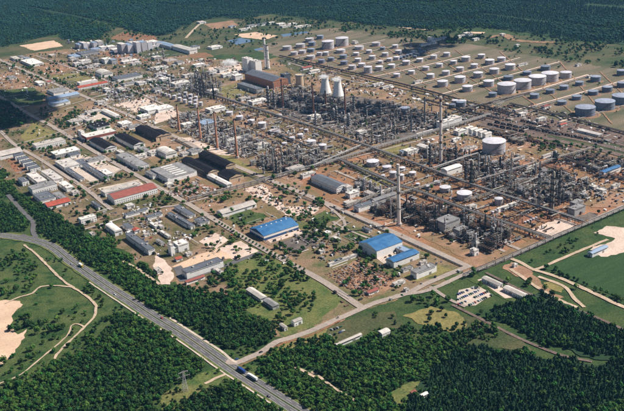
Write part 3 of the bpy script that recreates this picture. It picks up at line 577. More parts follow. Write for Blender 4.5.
bt(0, 1, [('warehouse', 33, 202, 27, 92, 8, PL, wW, 'gable', 'long pale warehouse at the left edge beyond the stepped houses'), ('office_block', 190, 163, 20, 116, 9, PL, wW), ('office_block', 255, 198, 24, 98, 8, W, wG), ('annex', 285, 208, 22, 40, 6, SL), ('works_building', 385, 128, 24, 118, 11, W, wW, 'flat', None, {'band': 'wall_red', 'win': False}),
    ('gatehouse', 316, 120, 14, 14, 17, W), ('workshop', 388, 95, 34, 54, 7, BK), ('hall', 400, 168, 72, 46, 9, BK, wW, 'gable'), ('hall', 505, 153, 84, 44, 9, BK, wW, 'gable'), ('hall', 588, 122, 90, 44, 9, BK, wT, 'gable'), ('shed', 432, 50, 62, 22, 6, W, wW, 'gable'),
    ('shed', 332, 70, 44, 26, 5, PL), ('shed', 292, 78, 18, 52, 5, PL), ('shed', 362, 42, 14, 56, 5, PL), ('shed', 486, 88, 22, 40, 6, W), ('shed', 522, 101, 14, 50, 5, GR), ('works_building', 515, 232, 98, 44, 8, GR, wW), ('hut', 548, 214, 12, 40, 5, W),
    ('hall', 262, 244, 46, 62, 7, W, wW), ('shed', 318, 240, 28, 36, 6, SL), ('shed', 372, 276, 104, 18, 6, SL), ('shed', 290, 286, 72, 16, 5, SL), ('workshop', 414, 280, 32, 30, 7, W), ('shed', 368, 230, 18, 74, 6, GR),
    ('works_building', 515, 355, 36, 172, 10, RB, wW, 'gable', 'long red-brown roofed white works building beside the street', {'cat': 'building'}), ('shed', 470, 340, 22, 142, 7, PL), ('workshop', 142, 300, 56, 38, 7, W), ('workshop', 202, 290, 62, 38, 7, W), ('office_block', 165, 332, 22, 98, 11, GR, wW),
    ('workshop', 258, 330, 40, 30, 7, W), ('hut', 292, 356, 14, 26, 5, PL), ('shed', 172, 373, 40, 60, 7, SL, wW), ('shed', 235, 372, 44, 28, 6, GR), ('shed', 222, 398, 24, 92, 6, RD, wW, 'gable', 'bright red-roofed shed at the wood edge'), ('house', 90, 310, 24, 26, 8, SL),
    ('shed', 600, 282, 34, 40, 7, GR), ('shed', 560, 190, 30, 26, 6, GR), ('shed', 600, 200, 20, 40, 6, PL), ('hut', 470, 200, 20, 20, 5, PL), ('shed', 590, 30, 36, 60, 8, W, wW), ('shed', 560, 60, 18, 40, 6, W), ('shed', 230, 6, 20, 70, 7, LB, wW)])
for i, (x, y) in enumerate([(74, 213), (89, 226), (104, 239), (119, 251), (133, 262)]):
    building('terrace_house', x / ZT, 100 + y / ZT, 11, 40, 8, SL, wW, 'flat', f'slate-roofed stepped house in the row of five, {ORD[i]} from its upper end', cat='house', vents=0)
bt(1, 1, [('hall', 72, 273, 76, 116, 9, GR, wW, 'flat', 'wide grey hall with pale roof strips beside the rusty storage yard', {'vents': 0}), ('hall', 172, 252, 118, 38, 10, BK, wT, 'gable', 'front one of the two parallel black-roofed halls'), ('hall', 240, 228, 118, 38, 10, BK, wT, 'gable', 'rear one of the two parallel black-roofed halls'),
    ('hall', 294, 288, 52, 58, 8, BK, wT, 'gable', 'short black-roofed hall with tan walls at the end of the parallel halls'), ('shed', 250, 308, 90, 20, 6, W, wW, 'gable'), ('shed', 45, 200, 42, 46, 8, W, wW, 'barrel'), ('hall', 22, 128, 46, 44, 9, BK, wT, 'gable'), ('shed', 235, 30, 24, 62, 8, W), ('shed', 200, 85, 32, 50, 8, LB, wG),
    ('shed', 30, 28, 28, 62, 7, W), ('shed', 152, 195, 24, 42, 6, GR), ('shed', 595, 285, 14, 52, 6, W), ('hut', 100, 185, 14, 26, 5, PL), ('hut', 115, 205, 16, 30, 5, PL), ('hut', 55, 325, 12, 26, 4, W), ('shed', 545, 262, 20, 60, 7, PL), ('shed', 310, 150, 16, 60, 6, W), ('shed', 415, 170, 20, 44, 7, PL), ('shed', 130, 90, 14, 50, 6, W)])
bt(2, 1, [('works_building', 74, 316, 108, 44, 10, SL, wW, 'gable', 'slate-black roofed white works building with window rows beside the yellow lawn', {'cat': 'building'}), ('annex', 28, 300, 40, 12, 9, RB, wW), ('shed', 165, 358, 20, 40, 8, W), ('shed', 145, 335, 22, 24, 9, PL), ('shed', 390, 193, 24, 42, 8, W), ('shed', 365, 198, 14, 22, 7, LB),
    ('shed', 446, 180, 42, 22, 8, W, wW, 'gable'), ('tank_house', 515, 84, 22, 24, 15, W), ('tank_house', 541, 77, 22, 26, 15, W), ('tank_house', 562, 66, 30, 34, 15, W), ('shed', 585, 117, 22, 34, 8, W), ('shed', 450, 124, 8, 66, 5, W), ('shed', 552, 262, 26, 62, 10, W, wW, 'gable'), ('shed', 288, 376, 20, 92, 9, GR, wG, 'gable'),
    ('shed', 200, 120, 16, 30, 7, W), ('shed', 15, 60, 16, 40, 6, W), ('hut', 290, 352, 8, 52, 5, W), ('hut', 230, 360, 26, 22, 7, PL), ('shed', 170, 398, 16, 50, 6, PL), ('hut', 610, 185, 12, 40, 6, PL), ('hut', 570, 150, 10, 30, 5, W)])
bt(3, 1, [('shed', 570, 268, 20, 70, 9, BL, wW, 'gable', 'small blue-roofed shed among the dark pipe racks at right'), ('goods_shed', 490, 124, 88, 16, 5, W, wW, 'gable'), ('hut', 228, 50, 14, 26, 6, W), ('hut', 385, 93, 12, 24, 4, RD, wW, 'gable'), ('hut', 505, 335, 22, 16, 5, W), ('hut', 535, 347, 30, 16, 5, W), ('hut', 265, 255, 6, 50, 5, W), ('hut', 25, 185, 12, 46, 5, W),
    ('hut', 210, 225, 10, 50, 5, PL), ('hut', 330, 210, 8, 50, 5, PL), ('pump_house', 440, 395, 22, 36, 10, GR, wG), ('hut', 590, 330, 14, 26, 5, PL), ('hut', 300, 70, 14, 30, 5, W), ('hut', 320, 22, 16, 26, 5, RB)])
for i in range(5):
    x, y = 18 + i * 18, 107 + i * 5.6
    building('cooler_house', 464 + x / ZT, 100 + y / ZT, 13, 26, 9, W, wW, 'barrel', f'white vaulted shed in the row of five by the wide tank, {ORD[i]} from left', cat='shed', win=False)
bt(0, 2, [('apartment_house', 340, 66, 14, 62, 9, W), ('shed', 443, 108, 46, 30, 7, W, wW, 'barrel'), ('hall', 545, 160, 110, 26, 8, SL, wW), ('hut', 530, 114, 14, 22, 5, RD, wW, 'gable'), ('hut', 360, 130, 16, 16, 4, PL), ('hut', 570, 190, 16, 24, 4, W), ('shed', 500, 100, 30, 24, 6, SL), ('shed', 530, 45, 10, 90, 5, SL), ('shed', 600, 58, 12, 60, 5, SL),
    ('hut', 505, 18, 14, 30, 5, W), ('hut', 615, 270, 20, 20, 4, PL), ('hut', 570, 130, 10, 20, 4, PL), ('hut', 600, 95, 26, 12, 4, W), ('shed', 375, 15, 36, 14, 5, SL)])
bt(2, 3, [('cottage', 288, 98, 22, 34, 6, W, wW, 'barrel', 'white vaulted-roof cottage at the top of the foreground wood'), ('shed', 150, 128, 8, 106, 4, PL, wW, 'gable', 'long pale low shed beside the small parking place'), ('hut', 403, 334, 14, 18, 4, RB, wT, 'gable', 'tan cabin in the small glade of the wood'), ('hut', 445, 342, 8, 26, 4, W, wW, 'gable', 'white cabin in the small glade of the wood')])
bt(1, 3, [('cottage', 500, 75, 24, 12, 5, PL, wW, 'gable'), ('cottage', 553, 53, 14, 34, 6, PL, wW, 'gable')])
bt(0, 0, [('warehouse', 125, 240, 44, 50, 7, W), ('shed', 60, 225, 22, 24, 6, PL), ('shed', 85, 220, 14, 18, 8, GR), ('shed', 104, 226, 10, 20, 7, LB), ('shed', 45, 300, 16, 30, 5, GR), ('shed', 155, 320, 18, 26, 6, W), ('hut', 190, 318, 8, 16, 5, RD), ('hut', 205, 214, 14, 22, 5, PL, wT), ('workshop', 290, 217, 28, 32, 6, LB, wG),
    ('works_building', 340, 316, 12, 72, 9, W), ('works_building', 358, 330, 13, 116, 6, RD, wW, 'gable', 'long red-roofed shed behind the long pale blue shed'), ('works_building', 243, 374, 18, 120, 7, LB, wG, 'gable', 'long pale blue-roofed shed in the cloud shade', {'cat': 'shed'}), ('shed', 225, 352, 30, 60, 7, GR), ('hall', 405, 284, 26, 46, 8, W, wW, 'barrel'),
    ('hall', 495, 296, 26, 98, 8, SL, wW), ('shed', 510, 322, 12, 62, 5, GR), ('works_building', 340, 203, 24, 70, 9, SL, wG), ('shed', 505, 236, 14, 60, 5, W), ('shed', 600, 264, 12, 44, 5, W), ('shed', 610, 221, 14, 30, 8, W, wG), ('shed', 415, 228, 16, 30, 13, W), ('shed', 440, 232, 14, 22, 11, LB, wG), ('shed', 330, 235, 14, 36, 10, W), ('shed', 300, 245, 12, 26, 9, W), ('shed', 355, 255, 10, 40, 6, PL),
    ('shed', 280, 225, 10, 22, 9, PL), ('shed', 375, 250, 10, 26, 7, W), ('shed', 490, 225, 8, 40, 5, PL), ('shed', 530, 245, 8, 36, 5, W), ('shed', 550, 320, 16, 30, 6, W), ('shed', 590, 310, 14, 30, 6, PL), ('shed', 470, 345, 16, 22, 9, W), ('shed', 415, 345, 14, 20, 8, W), ('shed', 390, 395, 14, 30, 6, PL), ('shed', 610, 345, 16, 26, 7, GR)])
for i, (x, y, la, lb, h) in enumerate([(308, 172, 18, 18, 14), (325, 166, 16, 16, 18), (345, 168, 18, 18, 12), (365, 165, 14, 16, 16), (385, 160, 16, 20, 13), (400, 182, 14, 22, 10), (372, 190, 14, 34, 8), (430, 180, 14, 30, 9), (473, 170, 20, 20, 30), (497, 172, 22, 20, 27), (515, 165, 18, 20, 22), (531, 164, 16, 16, 32), (553, 162, 20, 20, 28), (575, 163, 20, 18, 24), (598, 160, 22, 22, 18), (615, 164, 16, 26, 14), (455, 190, 12, 40, 9), (590, 178, 12, 36, 8), (540, 182, 12, 50, 8)]):
    building('process_block', x / ZT, y / ZT, la, lb, h, 'roof_white' if i % 3 else LB, 'tank_roof' if i % 2 else 'tank_pale', 'flat', None, ('tall' if h > 20 else 'low') + ' blue-grey block with flat roof', vents=1, win=False)
bt(1, 0, [('hall', 45, 172, 60, 30, 9, LB, wG, 'gable'), ('hall', 115, 186, 70, 30, 11, W, wW, 'gable'), ('shed', 233, 181, 20, 42, 6, W), ('boiler_house', 432, 296, 116, 58, 18, SL, 'brick', 'gable', 'dark boiler house of the power station with brick end wall', {'cat': 'power station'}), ('annex', 370, 335, 80, 26, 10, SL, wG, 'flat', 'low slate annex along the dark boiler house'),
    ('boiler_tower', 359, 226, 22, 22, 36, W, wW, 'flat', 'taller white boiler tower of the power station', {'cat': 'power station', 'win': False}), ('boiler_tower', 391, 236, 24, 24, 31, W, wW, 'flat', 'lower white boiler tower beside the dark boiler house', {'cat': 'power station', 'win': False}), ('annex', 508, 288, 16, 24, 26, SL, 'steel_blue', 'flat', 'teal-grey annex block at the end of the boiler house'), ('office_block', 58, 234, 24, 44, 8, PL, wT), ('shed', 20, 260, 14, 46, 6, W), ('shed', 20, 285, 12, 40, 6, PL), ('shed', 98, 320, 22, 62, 7, W),
    ('shed', 35, 305, 16, 30, 8, W), ('shed', 95, 240, 14, 26, 7, GR), ('shed', 230, 275, 12, 60, 7, W), ('shed', 290, 285, 12, 60, 8, W), ('shed', 320, 292, 16, 30, 12, W), ('shed', 260, 268, 14, 30, 9, PL), ('shed', 400, 390, 20, 60, 7, W), ('shed', 350, 380, 14, 40, 6, PL), ('shed', 590, 262, 14, 36, 6, RB, wW, 'gable'), ('shed', 155, 180, 14, 26, 8, SL), ('shed', 170, 250, 14, 40, 6, W), ('shed', 130, 290, 14, 40, 6, PL), ('shed', 225, 350, 14, 36, 7, W),
    ('hut', 350, 112, 12, 40, 5, W), ('hut', 375, 98, 12, 30, 6, GR), ('hut', 420, 92, 12, 40, 6, SL), ('hut', 450, 88, 10, 30, 6, W), ('hut', 490, 92, 14, 26, 5, W), ('hut', 510, 100, 10, 36, 5, PL), ('hut', 535, 92, 12, 26, 6, W), ('hut', 560, 102, 10, 30, 6, W), ('hut', 590, 98, 12, 24, 5, PL), ('hut', 300, 102, 10, 20, 5, LB), ('hut', 180, 85, 14, 24, 6, W)])
bt(2, 0, [('shed', 15, 275, 14, 36, 6, PL, wW, 'gable'), ('hut', 470, 145, 14, 12, 12, W), ('hut', 500, 150, 8, 60, 6, LB), ('hut', 460, 168, 8, 60, 6, LB), ('hut', 612, 128, 14, 20, 8, W), ('hut', 590, 138, 10, 30, 6, W), ('shed', 265, 325, 10, 40, 6, W), ('hut', 175, 160, 14, 12, 8, PL), ('hut', 300, 335, 8, 40, 5, W), ('hut', 405, 198, 10, 14, 6, W), ('hut', 420, 315, 10, 30, 5, PL)])
bt(3, 0, [('hut', 18, 130, 14, 18, 9, W), ('hut', 45, 150, 10, 20, 6, W), ('hut', 228, 248, 8, 36, 5, PL), ('hut', 208, 174, 10, 12, 5, W), ('hut', 150, 132, 10, 14, 5, W), ('hut', 490, 295, 10, 14, 5, W), ('hut', 445, 250, 10, 16, 5, PL)])
# pale strips on the wide grey hall are raised roof lights
for o in list(COL.objects):
    if o.get('label', '').startswith('wide grey hall'):
        ro = [c for c in o.children if c.name.startswith('roof')][0]; b = o.children[0].data.vertices; lx = max(v.co.x for v in b) * 2; ly = max(v.co.y for v in b) * 2
        for i in range(6):
            m = MB(); m.box(0, (i + .5) / 6 * ly - ly / 2, 9.28, lx * .93, ly * .055, .5); part('roof_light', m, 'roof_white', ro)

# ------------------------------------------------------------------ storage tanks
def tank_proto(shell, roof, floating):
    t = thing('storage_tank', 'x', 'tank', (0, 0, 0)); n = 36
    m = MB(); m.cyl(0, 0, 0, 1, 1, 1, n, top=False)
    if floating: m.lathe([(1, 1), (.985, 1), (.985, .72)], n)
    part('shell', m, shell, t, True)
    m = MB()
    if floating: m.lathe([(.985, .72), (.5, .74), (.001, .75)], n)
    else: m.lathe([(1.01, 1.0), (.7, 1.05), (.35, 1.085), (.001, 1.1)], n)
    r = part('roof', m, roof, t, True)
    m = MB(); m.lathe([(1.0, .955), (1.035, .955), (1.035, 1.0), (1.0, 1.0)], n); part('wind_girder', m, shell, t)
    m = MB(); m.lathe([(1.0, .48), (1.02, .48), (1.02, .515), (1.0, .515)], n); part('stiffening_ring', m, shell, t)
    m = MB()
    for k in range(12):
        a = math.radians(-95 + k * 6.2); m.box(1.045 * math.cos(a), 1.045 * math.sin(a), .03 + k * .08, .09, .13, .05, rz=a)
    part('stairway', m, 'steel_grey', t)
    m = MB(); m.lathe([(1.55, 0.0), (1.48, .07), (1.30, .07), (1.22, .01), (1.0, .012)], 28); part('earth_bund', m, 'dirt', t)
    return t
TP = {'p': tank_proto('tank_pale', 'tank_roof', False), 'f': tank_proto('tank_pale', 'tank_roof', True), 'b': tank_proto('tank_blue', 'tank_blue_roof', True), 'c': tank_proto('tank_blue', 'tank_blue_roof', False)}
def tank(x, y, w, kind='p', ratio=.52, label=None, desc=None, group='storage tanks of the refinery', grey=False):
    c = P(x, y); d = w * .93 * mpp(c, np.array([1., 0, 0])); h = d * ratio; c = P(x, y, h * .45); c[2] = 0
    FOOT.append((c[0], c[1], d * .75))
    ds = desc or {'p': 'pale grey cone-roof storage tank', 'f': 'pale grey floating-roof storage tank', 'b': 'dark blue floating-roof storage tank', 'c': 'blue-grey cone-roof storage tank'}[kind]
    ds = ('small ' if d < 14 else 'large ' if d > 26 else '') + ds
    return dup(TP[kind], ds, 'tank', c, random.uniform(0, 6), group, label, (d / 2, d / 2, h))
def tanks(c, r, rows):
    for q in rows:
        (x, y, w), rest = q[:3], q[3:]; ox, oy = TO[(c, r)]; tank(ox + x / ZT, oy + y / ZT, w / ZT, *rest)
tanks(2, 0, [(8, 172, 30, 'c'), (40, 146, 28, 'c'), (70, 176, 50, 'p', .62), (125, 164, 52, 'p', .62), (6, 197, 26, 'c'), (38, 212, 24, 'p', .6), (62, 210, 24, 'p', .6), (45, 240, 28, 'c'), (82, 232, 28, 'c'), (120, 200, 38, 'f', .35), (130, 222, 30, 'c'), (133, 246, 30, 'c'), (192, 187, 38, 'f', .35), (180, 212, 25), (187, 235, 27), (230, 202, 25), (243, 225, 28), (258, 173, 35, 'f', .4),
    (275, 243, 22), (283, 190, 22, 'c'), (293, 213, 27), (310, 234, 25), (332, 182, 25), (345, 203, 27), (338, 228, 25), (165, 263, 32, 'f'), (202, 255, 30), (226, 273, 34, 'p', .75), (270, 267, 32), (318, 259, 30), (375, 246, 32), (338, 295, 28), (396, 283, 28), (428, 236, 28), (452, 268, 28), (470, 297, 32), (482, 223, 28), (505, 256, 28), (533, 213, 28), (530, 285, 32), (560, 244, 28), (585, 271, 32), (608, 231, 36), (517, 327, 44), (585, 311, 46), (614, 346, 42),
    (355, 228, 14, 'b', .7), (368, 222, 14, 'b', .7), (380, 218, 14, 'b', .7), (393, 214, 14, 'b', .7), (405, 210, 16, 'b', .7), (420, 214, 16, 'b', .7), (432, 208, 16, 'b', .7), (365, 236, 12, 'b', .7), (445, 202, 16, 'b', .7), (410, 222, 14, 'b', .7), (566, 398, 28, 'p', .55), (592, 402, 36, 'p', .55)])
tanks(3, 0, [(68, 220, 30), (40, 258, 30), (100, 243, 38), (146, 233, 34), (55, 293, 40), (118, 278, 40), (180, 262, 42), (96, 326, 44), (173, 305, 40, 'b', .4), (112, 370, 34, 'b', .5), (246, 286, 36, 'b', .4), (318, 266, 40, 'b', .45), (397, 293, 46), (275, 375, 38, 'b', .45), (336, 357, 36, 'b', .45), (390, 342, 36, 'c', .45), (450, 326, 34, 'b', .45), (513, 308, 42, 'c', .5), (440, 381, 40, 'b', .4), (503, 362, 42, 'b', .4), (558, 348, 42, 'c', .5), (616, 331, 40, 'c', .5), (614, 284, 38, 'c', .55), (382, 401, 38, 'b', .4)])
for i, (x, y, w) in enumerate([(166, 345, 74), (228, 330, 70), (286, 314, 69), (335, 301, 68)]):
    tank(464 + x / ZT, y / ZT, w / ZT, 'p', .50, f'giant pale grey storage tank in the row of four, {ORD[i]} from left', group='four giant tanks')
for i, (x, y) in enumerate([(585.2, 111), (604.7, 105), (622, 99.5)]):
    tank(x, y, 20.5, 'c', .42, f'wide blue-grey tank at the right edge, {ORD[i]} from left', group='wide blue tanks at the right edge')
tank(494, 147, 24, 'p', .55, 'lone wide grey tank before the five vaulted sheds', group='lone tank')
tanks(1, 0, [(515, 188, 38, 'f', .4), (543, 209, 30, 'f', .45), (567, 179, 38, 'f', .4), (575, 203, 30, 'f', .45), (603, 157, 36, 'f', .4), (608, 224, 36, 'f', .4), (608, 196, 30, 'c', .4)])
tanks(1, 1, [(290, 54, 30), (330, 70, 30), (375, 86, 30), (418, 99, 34, 'p', .65), (468, 124, 46, 'f', .3), (482, 62, 30, 'f', .3), (535, 153, 24, 'p', .7), (567, 141, 24, 'p', .7), (608, 167, 36, 'p', .5), (505, 172, 22, 'p', .5), (590, 120, 18, 'p', .7)])
tanks(2, 1, [(10, 167, 30), (50, 184, 32, 'p', .65), (245, 247, 52, 'p', .4), (300, 268, 38, 'p', .55), (324, 292, 30, 'p', .8), (360, 270, 26, 'p', .6), (355, 302, 26, 'p', .9), (400, 288, 30, 'p', .5), (458, 339, 28, 'p', .5), (497, 324, 28, 'p', .5), (527, 348, 46, 'p', .45), (602, 374, 62, 'p', .45), (370, 36, 40, 'c', .35), (285, 300, 18, 'p', .9), (420, 330, 18, 'p', .6)])
tanks(3, 1, [(135, 396, 34, 'p', .8), (-45, 24, 26, 'b', .6), (-12, 17, 38, 'b', .55)])
for k in range(13):
    i, j = k % 5, k // 5; tank(174.5 + i * 5.2 + j * 5.5, 97.5 + i * 2.1 - j * 1.6, 4.4, 'p', .95)
for k in range(7): tank(106 + (k % 4) * 3.4, 92 - (k // 4) * 2.6 + (k % 4) * .6, 2.6, 'p', 1.1)
for k in range(8): tank(160 + (k % 4) * 4.5, 76.5 + (k % 4) * 1.4 - (k // 4) * 3, 3.0, 'p', .9)
for k in range(6): tank(155 + k * 3.6, 91 + k * 1.3, 3.0, 'p', .95)
for k in range(6): tank(492.5 + k * 3.7, 213 - k * 1.55, 3.4, 'p', 1.0, f'white drum in the row beside the reddish bund, {ORD[k]} from left', group='row of white drums')
for k in range(5): tank(525 + k * 2.8, 222.5 - k * 1.1, 2.6, 'p', .9, f'small drum in the row inside the reddish bund, {ORD[k]} from left', group='row of small drums')
for p_ in TP.values(): drop(p_)

# ------------------------------------------------------------------ chimneys and cooling towers
def chimney(x, yb, yt, wb, wt, m, label, rings=3, band=None, cat='chimney'):
    c = P(x, yb); FOOT.append((c[0], c[1], 8)); k = mpp(c, np.array([1., 0, 0])); lo, hi = 5, 300
    for _ in range(40):
        mid = (lo + hi) / 2
        if PX(c + (0, 0, mid))[1] > yt: lo = mid
        else: hi = mid
    h = lo; rb, rt = wb * k / 2, wt * k / 2; t = thing('chimney', label, cat, c, 0, None, label)
    mb = MB(); mb.lathe([(rb + (rt - rb) * q ** .85, h * q) for q in np.linspace(0, 1, 12)], 20); part('shaft', mb, m, t, True)
    mb = MB(); mb.lathe([(rt * 1.02, h - 3), (rt * 1.16, h - 2.4), (rt * 1.16, h + .3), (rt * .8, h + .3), (rt * .8, h - 1)], 20); part('cap', mb, 'steel_dark' if not band else m, t)
    for i in range(rings):
        q = (i + 1) / (rings + .6); r = rb + (rt - rb) * q ** .85; mb = MB()
        mb.lathe([(r, h * q - .3), (r + 1.1, h * q - .3), (r + 1.1, h * q + 1.0), (r + 1.0, h * q + 1.0), (r + 1.0, h * q), (r, h * q)], 20); part('platform', mb, 'steel_grey', t)
    mb = MB(); mb.box(0, 0, 0, .7, .5, .5); mb = MB(); pr = [(-rb - .25, 0, 0), (-rt - .25, 0, h - 2)]; mb.tube(pr[0], pr[1], .22, 5); part('ladder', mb, 'steel_grey', t)
    if band:
        for q0, q1 in band:
            mb = MB(); r0, r1 = rb + (rt - rb) * q0 ** .85, rb + (rt - rb) * q1 ** .85; mb.lathe([(r0 + .06, h * q0), (r1 + .06, h * q1)], 20); part('painted_band', mb, 'rust', t)
    mb = MB(); mb.lathe([(rb * 1.5, 0), (rb * 1.5, 3), (rb, 3.2)], 16); part('plinth', mb, 'wall_grey', t)
    return t
for i, (x, yb, yt) in enumerate([(179.6, 131.5, 104.6), (201, 140.5, 107.5), (217.7, 149.5, 111.4), (237.4, 157.8, 118.7)]):
    chimney(x, yb, yt, 2.5, 1.3, 'brick_orange', f'tapered orange brick chimney in the row of four, {ORD[i]} from left', 1)
chimney(440.8, 163, 97, 3.1, 2.2, 'shaft_pale', 'tall pale pinkish chimney rising amid crossing pipe racks', 4, [(.30, .34), (.62, .655), (.93, .97)])
chimney(399.2, 225, 164.3, 3.6, 2.5, 'shaft_pale', 'tall pale chimney standing over the black process plant', 3, [(.52, .56)])
chimney(266.2, 69, 37.5, 2.8, 1.8, 'wall_white', 'taller white stack of the power station', 2)
chimney(268.6, 69, 45, 2.6, 2.0, 'wall_white', 'shorter white stack of the power station', 2)
for x, yb, yt, l in [(283, 108, 79.4, 'slim brown stack in front of the dark boiler house'), (313.8, 116, 82.6, 'slim brown stack left of the twin cooling towers'), (345.6, 117, 87, 'slim brown stack right of the twin cooling towers'), (326, 107, 91, 'short brown stack just below the left cooling tower')]:
    chimney(x, yb, yt, 1.7, 1.2, 'shaft_brown', l, 2)
chimney(424.8, 124, 97, 1.6, 1.1, 'steel_blue', 'slim blue-grey stack left of the tall pale chimney', 2)
chimney(411.5, 132, 110, 1.4, 1.0, 'steel_blue', 'thin blue-grey stack in the dark central plant', 2)
for i, (x, yb, yt) in enumerate([(325.6, 94, 77.8), (338.2, 97, 80.6)]):
    c = P(x, yb); FOOT.append((c[0], c[1], 24)); k = mpp(c, np.array([1., 0, 0])); lab = f'white hyperbolic cooling tower, {"left" if i == 0 else "right"} one of the pair'
    h = (yb - yt) * k * 1.02; t = thing('cooling_tower', lab, 'cooling tower', c, 0, 'twin cooling towers', lab); rb = 6.0 * k
    prof = [(rb * (0.56 + .44 * ((1 - q) ** 1.7) + (.06 * max(0, (q - .8) / .2) ** 2)), h * (.09 + .91 * q)) for q in np.linspace(0, 1, 16)]
    mb = MB(); mb.lathe(prof + [(prof[-1][0] - .8, h), (prof[-1][0] - .8, h * .8)], 36); me = part('shell', mb, 'wall_white', t, True)
    for q in range(16):
        a = q * math.pi / 8; mb = MB(); mb.tube((rb * 1.03 * math.cos(a - .12), rb * 1.03 * math.sin(a - .12), 0), (rb * .99 * math.cos(a + .12), rb * .99 * math.sin(a + .12), h * .095), .6, 5); part('strut', mb, 'wall_grey', t)
    mb = MB(); mb.lathe([(rb * 1.08, 0), (rb * 1.08, 1.2), (rb * .9, 1.2)], 30); part('basin', mb, 'wall_grey', t)
# concrete cooler tower beside the boiler house
c = P(155 + 566 / ZT, 338 / ZT); k = mpp(c, np.array([1., 0, 0])); FOOT.append((c[0], c[1], 12))
t = thing('silo', 'x', 'silo', c, 0, None, 'squat beige concrete silo between boiler house and cooling towers')
mb = MB(); mb.lathe([(4.1 * k, 0), (4.0 * k, 12 * k)], 24); part('shell', mb, 'wall_tan', t, True)
mb = MB(); mb.lathe([(4.3 * k, 11.2 * k), (4.3 * k, 12.4 * k), (3.6 * k, 12.4 * k), (3.5 * k, 11 * k)], 24); part('rim', mb, 'wall_grey', t)
mb = MB(); mb.box(4.1 * k, -1, 0, 3, 3, 12 * k); part('stair_tower', mb, 'wall_grey', t)
# ------------------------------------------------------------------ process equipment patterns
random.seed(11)
def col_proto(m, deck, np_):
    t = thing('distillation_column', 'x', 'column', (0, 0, 0))
    b = MB(); b.lathe([(1.12, 0), (1.12, 1.5), (1.0, 1.6), (1.0, 18), (.82, 18.1), (.82, 28.6), (.66, 29.4), (.3, 29.9), (.001, 30)], 14); part('shell', b, m, t, True)
    for i in range(np_):
        z = 6 + i * 23 / np_; r = 1.0 if z < 18 else .82; b = MB(); a0 = i * 1.3
        b.lathe([(r, z), (r + .85, z), (r + .85, z + .9), (r + .78, z + .9), (r + .78, z + .12), (r, z + .12)], 12); part('platform', b, deck, t)
    b = MB(); b.tube((1.3, .3, 0), (1.15, .3, 29), .2, 5); b.tube((1.15, .3, 29), (.1, 0, 30.2), .2, 5); b.tube((-.4, 1.3, 0), (-.4, 1.1, 22), .16, 5); b.tube((.5, -1.35, 0), (.5, -1.2, 26), .1, 4); part('riser_pipe', b, deck, t)
    return t
def drum_proto(m, deck):
    t = thing('pressure_drum', 'x', 'drum', (0, 0, 0)); b = MB(); n = 14; prof = [(-6.6, .01), (-6.4, .7), (-5.8, 1.35), (-5, 1.6), (5, 1.6), (5.8, 1.35), (6.4, .7), (6.6, .01)]
    vs = [(x, r * math.cos(2 * math.pi * k / n), 4.6 + r * math.sin(2 * math.pi * k / n)) for x, r in prof for k in range(n)]
    b.add(vs, [(i * n + k, i * n + (k + 1) % n, (i + 1) * n + (k + 1) % n, (i + 1) * n + k) for i in range(len(prof) - 1) for k in range(n)]); part('shell', b, m, t, True)
    for s in (-1, 1):
        b = MB(); b.box(s * 3.4, 0, 0, .8, 2.6, 3.6); part('saddle', b, 'wall_grey', t)
    b = MB(); b.box(0, 0, 6.25, 7, 1.2, .15); b.tube((2, 0, 6), (2, 0, 8.4), .2, 5); b.tube((-2, 0, 6), (-2, 2.6, 8), .2, 5); b.tube((-2, 2.6, 8), (-2, 2.6, 0), .2, 5); part('nozzle_deck', b, deck, t)
    return t
def frame_proto(m, deck, eq, seed):
    rn = random.Random(seed); t = thing('process_structure', 'x', 'steel structure', (0, 0, 0)); H = [5, 10, 15, 19]
    b = MB()
    for x in (-6, 0, 6):
        for y in (-4, 4):
            b.box(x, y, 0, .45, .45, 19)
    for z in H:
        for y in (-4, 4): b.box(0, y, z - .5, 12.4, .35, .45)
        for x in (-6, 0, 6): b.box(x, 0, z - .5, .35, 7.6, .45)
    for y in (-4, 4):
        b.tube((-6, y, 0), (0, y, 5), .16, 4); b.tube((0, y, 10), (6, y, 5), .16, 4); b.tube((-6, y, 10), (0, y, 15), .16, 4)
    part('frame', b, m, t)
    for i, z in enumerate(H[:3]):
        b = MB(); b.box(rn.uniform(-1, 1), 0, z - .02, 10.5 + rn.uniform(-2, 1.5), 7.2, .16); part('deck', b, deck, t)
        b = MB()
        for _ in range(4):
            k = rn.random(); x, y = rn.uniform(-4.5, 4.5), rn.uniform(-2.4, 2.4)
            if k < .4: b.cyl(x, y, z + .16, z + rn.uniform(2, 4.4), rn.uniform(.6, 1.3), None, 10)
            elif k < .7: b.tube((x - 2.2, y, z + 1.2), (x + 2.2, y, z + 1.2), .8, 8)
            else: b.box(x, y, z + .16, rn.uniform(1, 3), rn.uniform(1, 2.5), rn.uniform(1, 2.6))
        part('equipment', b, eq, t, kind='stuff')
    b = MB()
    for k in range(9):
        s = 1 if k % 3 else -1; x = rn.uniform(-6, 6); b.tube((x, s * 4.5, 0), (x, s * 4.5, rn.choice(H)), rn.uniform(.14, .3), 5)
    for k in range(6):
        z = rn.choice(H) + rn.uniform(.4, 1); y = rn.uniform(-4, 4); b.tube((-7.5, y, z), (7.5, y, z), rn.uniform(.15, .34), 5)
    part('pipe', b, rn.choice(['silver', eq]), t, kind='stuff')
    return t
